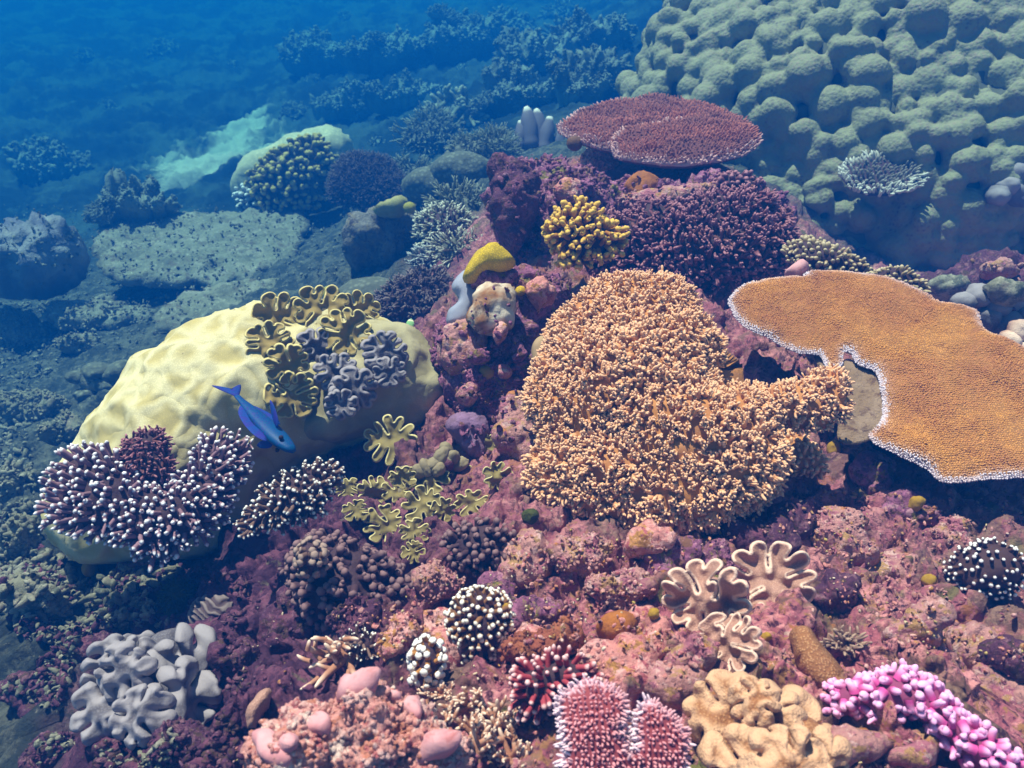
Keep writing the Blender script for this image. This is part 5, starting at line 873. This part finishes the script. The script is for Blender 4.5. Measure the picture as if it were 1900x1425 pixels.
def fin(pts, th, f3, n=9):
    """thin solid fin from an outline (2d) mapped by f3"""
    p = spline(pts, 40); c = p.mean(0); rows = [c + (p - c) * s for s in (1, .8, .5, .2)]; V = []; m = 40
    for sgn in (1, -1):
        for q, s in zip(rows, (0.1, .6, .9, 1)): V.append(f3(q, sgn * th * s))
    V = np.vstack(V); k = np.arange(m); k2 = (k + 1) % m; Q = []
    for b, fl in ((0, 1), (4, 0)):
        for r in range(3):
            q = np.c_[(b + r) * m + k, (b + r) * m + k2, (b + r + 1) * m + k2, (b + r + 1) * m + k]; Q.append(q[:, ::-1] if fl else q)
    Q.append(np.c_[k, k2, 4 * m + k2, 4 * m + k]); V = np.vstack([V, V[3 * m:4 * m].mean(0), V[7 * m:8 * m].mean(0)])
    T = np.vstack([np.c_[3 * m + k2, 3 * m + k, np.full(m, 8 * m)], np.c_[7 * m + k, 7 * m + k2, np.full(m, 8 * m + 1)]]); return V, np.vstack(Q), T
def fish_skin():
    s = NT('blue_scales'); t = s.attr(); c = s.mix(s.step(t, .45, .85), (.004, .016, .20), (.0, .08, .19)); c = s.mix(s.step(s.noise(60, 3), .5, .62), c, (.05, .02, .22)); c = s.mix(s.step(s.voro(190), .25, .5), c, (.0, .06, .2)); s.bump(s.voro(190), .3, .001); return s.done(c, .55, .25)
def parrotfish():
    d = 2.12; tail = P(440, 735, d + .12); head = P(541, 838, d - .04); ax = unit(head - tail); L = np.linalg.norm(head - tail); cen = (head + tail) / 2
    view = unit(CAM - cen); side = unit(np.cross(ax, view)); top = unit(np.cross(side, ax)); top = unit(top * .75 + side * .65); side = np.cross(ax, top)
    t = thing('parrotfish', 'blue parrotfish swimming head down in front of the yellow boulder coral', 'fish', cen)
    V, Q, T, A = loft(ax, side, top, cen, L, [(0, .034, .015, 0), (.1, .040, .02, 0), (.3, .076, .042, 0), (.55, .104, .06, 0), (.75, .106, .064, .0), (.88, .086, .054, -.006), (.95, .062, .040, -.012), (.985, .042, .03, -.016), (1, .028, .02, -.018)]); sk = fish_skin()
    MB().add(V, Q, T, A).build('body', sk, t); fm = coral('fin_blue', (.004, .06, .30), None, var=(.03, .03, .28), vs=40, vary=.2, bump=.4, bs=300)
    def onfin(o, x, y, z): return lambda p, h: o + p[:, :1] * L * x + p[:, 1:] * L * y + h * z
    MB().add(*fin([(.02, 0), (-.04, .05), (-.16, .13), (-.22, .15), (-.15, .07), (-.11, .0), (-.15, -.07), (-.22, -.15), (-.16, -.13), (-.04, -.05)], .004, onfin(cen - ax * L * .5, ax, top, side))).build('tail_fin', fm, t)
    MB().add(*fin([(-.33, .05), (-.2, .15), (.0, .20), (.2, .20), (.3, .14), (.2, .10), (0, .11), (-.2, .07)], .003, onfin(cen, ax, top, side))).build('dorsal_fin', fm, t)
    MB().add(*fin([(-.33, -.05), (-.22, -.13), (-.08, -.18), (.05, -.15), (-.05, -.10), (-.2, -.06)], .003, onfin(cen, ax, top, side))).build('anal_fin', fm, t)
    for sg in (1, -1):
        y = unit(side * sg * .9 - ax * .45); MB().add(*fin([(.02, 0), (.03, .08), (-.05, .17), (-.12, .18), (-.10, .08), (-.03, 0)], .003, onfin(cen + ax * L * .2 + side * sg * L * .08, ax, y, np.cross(ax, y)))).build('pectoral_fin', fm, t)
        U, F = ICO[3]; e = cen + ax * L * .36 + top * L * .045 + side * sg * L * .066; MB().add(e + U * L * .022, None, F).build('eye', coral('fish_eye', (.02, .012, .02), None, vary=0, bump=0), t)
parrotfish()
def small_fish():
    d = 3.0; cen = P(761, 602, d); ax = unit(UP * .9 + RT * .15); side = unit(CAM - cen); top = np.cross(side, ax); side = unit(side + .4 * top); top = np.cross(side, ax); L = px_size(24, d)
    t = thing('butterflyfish', 'small pale green butterflyfish behind the right shoulder of the boulder coral', 'fish', cen)
    s = NT('pale_green_scales'); c = s.mix(s.step(s.attr(), .72, .78), (.30, .62, .28), (.85, .9, .6)); c = s.mix(s.step(s.attr(), .86, .9), c, (.08, .2, .12)); V, Q, T, A = loft(ax, side, top, cen, L, [(0, .06, .03, 0), (.12, .10, .05, 0), (.4, .30, .10, 0), (.6, .34, .11, 0), (.8, .24, .10, 0), (.93, .10, .06, 0), (1, .03, .02, 0)]); MB().add(V, Q, T, A).build('body', s.done(c, .4, .4), t)
    MB().add(*fin([(0, 0), (-.1, .12), (-.25, .2), (-.22, 0), (-.25, -.2), (-.1, -.12)], .002, lambda p, h: cen - ax * L * .5 + p[:, :1] * L * ax + p[:, 1:] * L * top + h * side)).build('tail_fin', coral('pale_fin', (.5, .6, .3), None, vary=.1), t)
small_fish()

# ------------------------------------------------------------------ uncountable: broken rubble and turf
def rubble(name, label, N, ubox, vbox, mat, size, seed, cond=None, lens=(.7, 2.2), cat='rubble', dmin=0.0):
    rg = np.random.default_rng(seed); mb = MB(); B = []; D = []; S = []
    u = rg.uniform(*ubox, N); v = rg.uniform(*vbox, N)
    for a, b in zip(u, v):
        if cond is not None and not cond(a, b): continue
        i, j = int(a // ZB) + 14, int(b // ZB) + 14
        if not _zk[i - 1:i + 2, j - 1:j + 2].all(): continue
        try: p, n, d = surf(a, b)
        except ValueError: continue
        if d < dmin: continue
        B.append(p); D.append(unit(rg.normal(0, 1, 3) + .5 * n)); S.append(d)
    B = np.array(B); D = np.array(D); S = np.array(S); n = len(B); s = size * rg.uniform(.4, 1.3, n) ** 1.5
    V, Q, T, A = fingers(B - D * s[:, None] * 1.0, D, s * rg.uniform(*lens, n), s * rg.uniform(.4, .8, n), 6, (0, .35, .7, .92), (.7, 1.0, .9, .55), .3, rg); V = V + size * .35 * np.c_[fbm(V, size * 1.5, 2, .6, 1), fbm(V, size * 1.5, 2, .6, 2), fbm(V, size * 1.5, 2, .6, 3)]
    o = mb.add(V, Q, T, A).build(name, mat); o['kind'] = 'stuff'; tag(o, label, cat)
def free(a, b):   # keep rubble off the big living colonies
    for cx, cy_, rx, ry in ((1220, 760, 260, 250), (1700, 700, 360, 210), (450, 800, 400, 260), (265, 1265, 125, 100), (890, 1160, 60, 75), (1150, 1350, 135, 100), (1360, 1130, 130, 110), (1430, 1360, 130, 75), (1720, 1330, 190, 100), (1830, 1060, 75, 55), (790, 920, 170, 120), (1040, 1260, 80, 50), (1515, 1220, 60, 70), (670, 1360, 190, 110)):
        if ((a - cx) / rx) ** 2 + ((b - cy_) / ry) ** 2 < 1: return False
    return True
rubble('coral_rubble', 'small pink and tan coral bits strewn over the foreground rock', 3600, (430, 2150), (880, 1425), M_PINK, .0062, 1, lambda a, b: free(a, b) and (a - 430) / 500 + (b - 1000) / 700 > .55)
rubble('coral_rubble', 'dull brown broken coral bits strewn over the shaded slope', 700, (0, 700), (900, 1425), M_DARK, .0075, 2, free)
rubble('coral_rubble', 'tan broken coral bits between the foreground rocks', 2200, (600, 2150), (900, 1425), M_TAN, .0065, 5, free)
rubble('coral_rubble', 'grey-green broken coral sticks littering the left slope', 3800, (-20, 330), (560, 1150), M_TEAL, .017, 3, free, (1.0, 2.8))
rubble('coral_rubble', 'crusty bits and stubs scattered over the outcrop and rock column', 1500, (810, 1480), (250, 900), M_PURPLE, .012, 4, lambda a, b: not (960 < a < 1600 and b > 500) and not (1030 < a < 1410 and b < 305))
rubble('coral_rubble', 'pale broken bits scattered over the slabs and slope in the blue middle distance', 2200, (0, 640), (380, 640), M_SLAB, .013, 6, None, (.8, 2.2), dmin=4.6)
rubble('coral_rubble', 'dark rubble covering the gloomy lower left slope', 2600, (-20, 460), (1000, 1425), M_DARK, .013, 9, free)
rubble('coral_rubble', 'tiny white and yellow shell bits sprinkled over the foreground rock', 900, (430, 1900), (940, 1425), coral('shell_bit_skin', (.78, .62, .50), None, var=(.52, .38, .06), vs=9, vary=.3, bump=.3), .0042, 7, free, (.7, 1.8))
rubble('coral_rubble', 'rough turf stubs covering the upper right reef between the corals', 900, (1380, 1900), (420, 640), M_TAN, .013, 8, lambda a, b: free(a, b) and b > 430)
rubble('coral_rubble', 'dim fine rubble over the smooth ground at the lower left edge', 3000, (-30, 330), (980, 1425), M_TEAL, .010, 10, free, (.8, 2.4))
finish()
